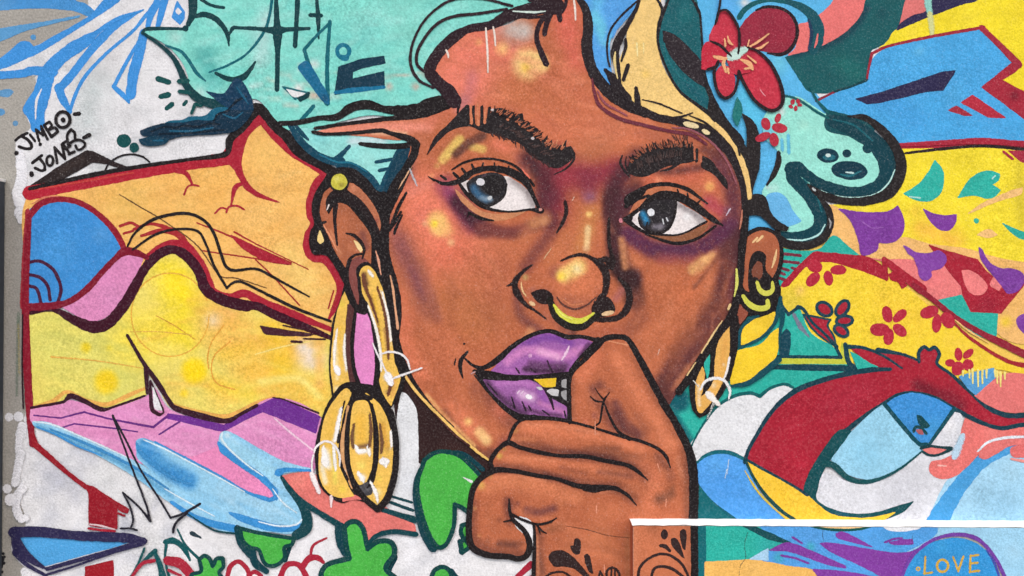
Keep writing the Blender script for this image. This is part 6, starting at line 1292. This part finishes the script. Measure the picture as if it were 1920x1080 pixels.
for pts, w in (([488,400, 486,300, 492,195, 560,120, 605,70, 640,36, 690,26, 740,36, 780,95, 850,225, 900,318],[18,18,18,20,28,24,22,22,26,30,26]), ([895,310, 950,400, 1010,520, 1030,620, 1034,720, 1030,860],[34,30,34,40,40,38]), ([600,252, 618,280, 636,300],[1,4,7]), ([662,272, 642,300, 632,330, 620,400, 597,420],[2,7,8,7,5]), ([580,290, 602,308, 632,312],[3,7,5]), ([640,320, 665,380, 700,440, 750,475],[5,9,10,16]),
    ([300,388, 400,388, 500,402, 600,428, 720,465, 800,485, 870,515, 910,550, 930,600],[10,9,10,10,12,12,12,14,3]), ([215,492, 240,430, 265,398, 300,385],[12,14,12,10]), ([165,528, 215,492, 270,512, 340,530, 440,548, 560,552, 640,570, 740,590, 790,620, 830,655],[16,22,18,16,14,18,18,16,14,3]), ([345,540, 400,545, 440,550],[4,8,3]), ([150,610, 142,570, 165,530],[16,18,18]), ([105,640, 160,612, 240,615, 340,635, 430,650, 520,680, 600,690, 680,690, 740,720, 780,765],[22,24,18,16,14,20,28,18,12,3]), ([550,700, 600,706, 640,695],[4,8,3]),
    ([160,612, 100,645, 62,700, 48,800, 46,900, 65,955, 130,985, 220,992, 262,1002, 300,985, 312,935, 290,880, 240,830, 225,790, 222,740],[22,24,24,24,26,28,26,24,24,26,24,20,16,12,5]), ([240,830, 200,838],[8,4]), ([228,800, 265,822, 310,840, 350,850, 400,840, 430,822],[8,10,10,10,9,3]), ([332,850, 334,940, 330,1040, 330,1130, 328,1420],[10,12,16,18,18]), ([345,855, 368,880, 385,888],[8,6,3]), ([350,862, 358,890],[6,3]), ([330,850, 335,900],[10,10])): S(hl, INK, pts, w)
S(hl, (226,150,110), [660,45, 740,62],[3,5], soft=2, a=.8)
for x0, y0, x1, y1 in ((600,400,600,455), (875,585,885,620), (606,770,606,800), (912,740,910,770), (640,1030,642,1060)): S(hl, (226,150,120), [x0,y0, x1,y1], 4, soft=1.5, a=.85)
ta = P('wrist_tattoo', ha, 'black drop and scroll tattoo on the wrist')
tile(2, 3)
TK = (50,34,34)
F(ta, TK, [437,850, 460,846, 470,802, 495,795, 513,822, 506,905, 480,912, 450,885])
F(ta, TK, [280,950, 290,905, 340,885, 400,895, 470,950, 580,1075, 540,1078, 470,1020, 390,1002, 320,1002], [([320,950],30,(70,50,48),.6)])
F(ta, TK, [543,922, 565,912, 580,930, 606,1056, 580,1040, 550,970])
for pts, w in (([238,1092, 300,1052, 380,1046, 440,1082],14), ([645,1095, 660,1042, 690,1095],13), ([708,1095, 712,1035, 750,1012, 790,1035, 812,1095],15), ([745,1020, 742,1095],10), ([770,1030, 772,1095],10)): S(ta, TK, pts, w)
# black splatter on the bare render
fr()
sp = P('paint_overspill', wall)
for x, y, r in ((3,1048,5), (7,1056,3), (2,1062,3), (8,1044,2), (6,1038,2), (4,1072,2)): D(P('paint_spot', wall), (40,40,44), x, y, r)
SP(sp, (120,140,120), [36,590, 34,660, 33,740],[6,5,4],.5); SP(sp, (214,190,80), [36,610, 38,700],[4,4],.4)
# hairline cracks and rubbed scratches
ck = P('hairline_crack', wall)
S(ck, (110,66,48), [1060,985, 1100,992, 1140,1003, 1186,1008], [.6,1.2,.9,.5], soft=1, a=.8)
for x, y, l in ((1366,862,26), (1362,880,16), (1236,655,10), (1076,370,6)): S(P('scratch', wall), (190,210,226) if x > 1300 else (230,190,170), [x,y, x-3,y+l], [1.5,1], soft=1.5, a=.7)

# ---------------------------------------------------------------- the plinth's face
def PP(name, label, parent=None): return P(name, parent or plinth, label, 'plinth')
fr()
q = PP('painted_wrist', 'brown painted wrist continuing down the plinth')
F(q, (196,112,74), [1176,960, 1300,960, 1300,1300, 1176,1300], [([1190,980, 1190,1080],14,(206,124,86),.8), ([1225,990],24,(160,92,62),.7), ([1290,990, 1295,1080],14,(170,98,66),.7), ([1250,1040],40,(200,116,78),.6)])
S(q, INK, [1303,960, 1304,1100, 1304,1300], 16)
q2 = PP('aqua_field', 'aqua strip beside the painted wrist on the plinth')
F(q2, AQUA, [1312,950, 1480,950, 1520,1040, 1450,1060, 1312,1060], [([1440,1020],40,(50,170,170),.6)])
S(q2, (14,108,116), [1316,960, 1317,1100, 1317,1300], 14)
q3 = PP('orange_field', 'orange patch at the foot of the plinth')
F(q3, (242,188,100), [1322,1054, 1360,1052, 1420,1050, 1480,1060, 1530,1068, 1590,1100, 1600,1300, 1322,1300], [([1420,1070],40,(246,196,112),.6)])
q4 = PP('blue_field', 'blue ground under the purple shards on the plinth')
F(q4, (84,164,232), [1385,950, 1800,950, 1775,995, 1745,1018, 1710,1034, 1640,1050, 1700,1120, 1600,1130, 1530,1070, 1480,1060, 1430,1050, 1440,1034, 1480,1022, 1440,1000], [([1520,1010],40,(88,160,226),.6), ([1680,1010],40,(70,160,220),.6), ([1520,1025],14,(60,176,180),.7), ([1460,1045],16,(60,176,180),.7)])
S(q4, (14,76,82), [1360,966, 1400,985, 1440,1004, 1480,1018],[8,9,12,5])
F(q4, (170,212,240), [1405,1048, 1440,1028, 1440,1050])
tile(3, 3)
q5 = PP('light_blue_corner', 'pale blue ground at the far end of the plinth')
F(q5, (160,212,240), [1290,660, 2900,660, 2900,1900, 1700,1900, 1780,1120, 1720,970, 1640,860, 1540,780, 1400,755, 1250,790, 1110,870, 1040,900, 1180,830, 1270,760], [([1850,900],120,(172,218,242),.6)])
q6 = PP('white_scallop', 'white and peach scallops under the ledge')
F(q6, (236,238,242), [820,650, 1180,650, 1140,715, 1060,738, 960,742, 880,722]); F(q6, (244,206,150), [280,650, 780,650, 760,700, 650,735, 480,735, 340,712])
S(q6, (14,84,78), [290,700, 400,722, 540,735, 680,728, 790,705],[8,14,18,16,6])
for pts in ([388,836, 440,830, 560,845, 900,902, 1050,902, 1120,876, 1060,960, 1000,1060, 990,1180, 850,1085, 700,1005, 480,902], [8,886, 130,830, 200,840, 580,1003, 585,1022, 440,992, 180,902], [508,762, 560,750, 650,790, 782,862, 700,842, 520,792], [905,828, 1000,810, 1080,805, 1088,840, 950,846], [335,1030, 500,1038, 800,1092, 900,1200, 500,1200]):
    s = P('purple_shard', plinth, None, 'plinth'); F(s, (132,62,162), pts)
for pts, w in (([878,825, 940,802, 1002,796],14), ([100,925, 200,945, 300,982],14), ([185,790, 252,832],14)): S(P('purple_shard', plinth, None, 'plinth'), (126,62,160), pts, w)
q8 = PP('blue_dome', 'blue dome with purple rim carrying gold lettering')
F(q8, (52,152,218), [985,1250, 1010,1060, 1060,960, 1130,885, 1200,840, 1300,808, 1400,795, 1500,810, 1600,862, 1680,955, 1740,1090, 1770,1250], [([1300,860],80,(70,172,230),.6), ([1500,900],60,(60,150,210),.6)])
S(q8, (118,66,164), [985,1180, 1010,1070, 1060,960, 1130,880, 1250,802, 1400,768, 1540,788, 1640,862, 1720,975, 1790,1120],[18,20,24,22,22,28,30,26,24,26])
S(q8, (70,80,170), [1640,890, 1700,990, 1740,1120],[8,16,12], soft=2)
lv = P('lettering', q8, 'gold hand painted word', 'plinth')
GOLD = (212,172,66)
for ps in (([1178,938, 1172,1060], [1172,1060, 1225,1052]), ([1388,938, 1425,1040], [1425,1040, 1462,935]), ([1518,928, 1512,1048], [1518,928, 1572,922], [1515,985, 1568,980], [1512,1048, 1578,1040])):
    for pts in ps: S(lv, GOLD, pts, [15,17], soft=2.0, a=.86)
RING(lv, GOLD, 1307, 1002, 42, 46, 17); RING(lv, GOLD, 1124, 1025, 12, 12, 9)
tile(2, 3)
q9 = PP('wrist_tattoo', 'black scrolls and drops tattooed on the painted wrist')
for pts, w in (([945,1120, 958,1020, 1020,952, 1110,915, 1200,932, 1280,1000, 1335,1110],[18,18,16,18,18,18,16]), ([1040,1120, 1060,1035, 1110,1008, 1200,1025, 1300,1100],[16,18,18,22,18])): S(q9, TK, pts, w)
D(q9, TK, 1143, 768, 24, 34); F(q9, TK, [1263,745, 1285,730, 1304,745, 1306,800, 1296,886, 1280,870, 1266,790]); F(q9, TK, [1192,805, 1220,795, 1250,830, 1292,946, 1240,900, 1202,850]); S(q9, TK, [1118,852, 1150,858, 1182,890],[24,30,22])

for pts in ([1402,998, 1396,1020, 1398,1045, 1388,1062, 1384,1100], [1543,992, 1542,1002, 1544,1014], [1712,1000, 1708,1020]):
    fr(); S(P('hairline_crack', plinth, None, 'plinth'), (60,70,70), pts, [.5,.9,.7,.4], soft=1, a=.55)

# ---------------------------------------------------------------- turn the films into objects
PATH_TOP = -999
def build_part(p):
    me = bpy.data.meshes.new(p.name)
    me.from_pydata(p.v, [], p.f)
    a = me.color_attributes.new('Col', 'FLOAT_COLOR', 'POINT')
    a.data.foreach_set('color', np.asarray(p.c, np.float32).ravel())
    if p.surf == 'plinth':
        bm = bmesh.new(); bm.from_mesh(me)
        slope = (ZR - ZL) / (plx(1920) - PX0)
        n = Vector((-slope, 0, 1)).normalized()
        for co, no in (((PX0, 0, ZL - 0.0045), n), ((PX0 + .001, 0, 0), Vector((-1, 0, 0))), ((0, 0, 0.02), Vector((0, 0, -1)))):
            bmesh.ops.bisect_plane(bm, geom=bm.verts[:] + bm.edges[:] + bm.faces[:], plane_co=co, plane_no=no, clear_outer=True)
        bm.to_mesh(me); bm.free()
    me.materials.append(PAINT)
    me.update()
    # paint faces the street
    bm = bmesh.new(); bm.from_mesh(me)
    flip = [f for f in bm.faces if f.normal.y > 0]
    if flip: bmesh.ops.reverse_faces(bm, faces=flip)
    bm.to_mesh(me); bm.free()
    o = bpy.data.objects.new(p.name, me); COL.objects.link(o)
    if p.label: o['label'] = p.label
    p.obj = o
for p in PARTS: build_part(p)
for p in PARTS:
    par = p.parent.obj if isinstance(p.parent, Part) else p.parent
    p.obj.parent = par
print('films', {k: int(g.max()) for k, g in HG.items()}, 'parts', len(PARTS), 'tris', sum(len(p.f) for p in PARTS))

# the narrow end face of the plinth carries the skin colour round the corner
rt = mesh_obj('painted_return', [(PX0 - .0004, -PL_D - .0002, .02), (PX0 - .0004, -.001, .02), (PX0 - .0004, -.001, ZL), (PX0 - .0004, -PL_D - .0002, ZL - .004)], [(0, 3, 2, 1)], PAINT, plinth)
ca = rt.data.color_attributes.new('Col', 'FLOAT_COLOR', 'POINT')
ca.data.foreach_set('color', [float(x) for _ in range(4) for x in (*lin((176, 88, 58)), 1.0)])
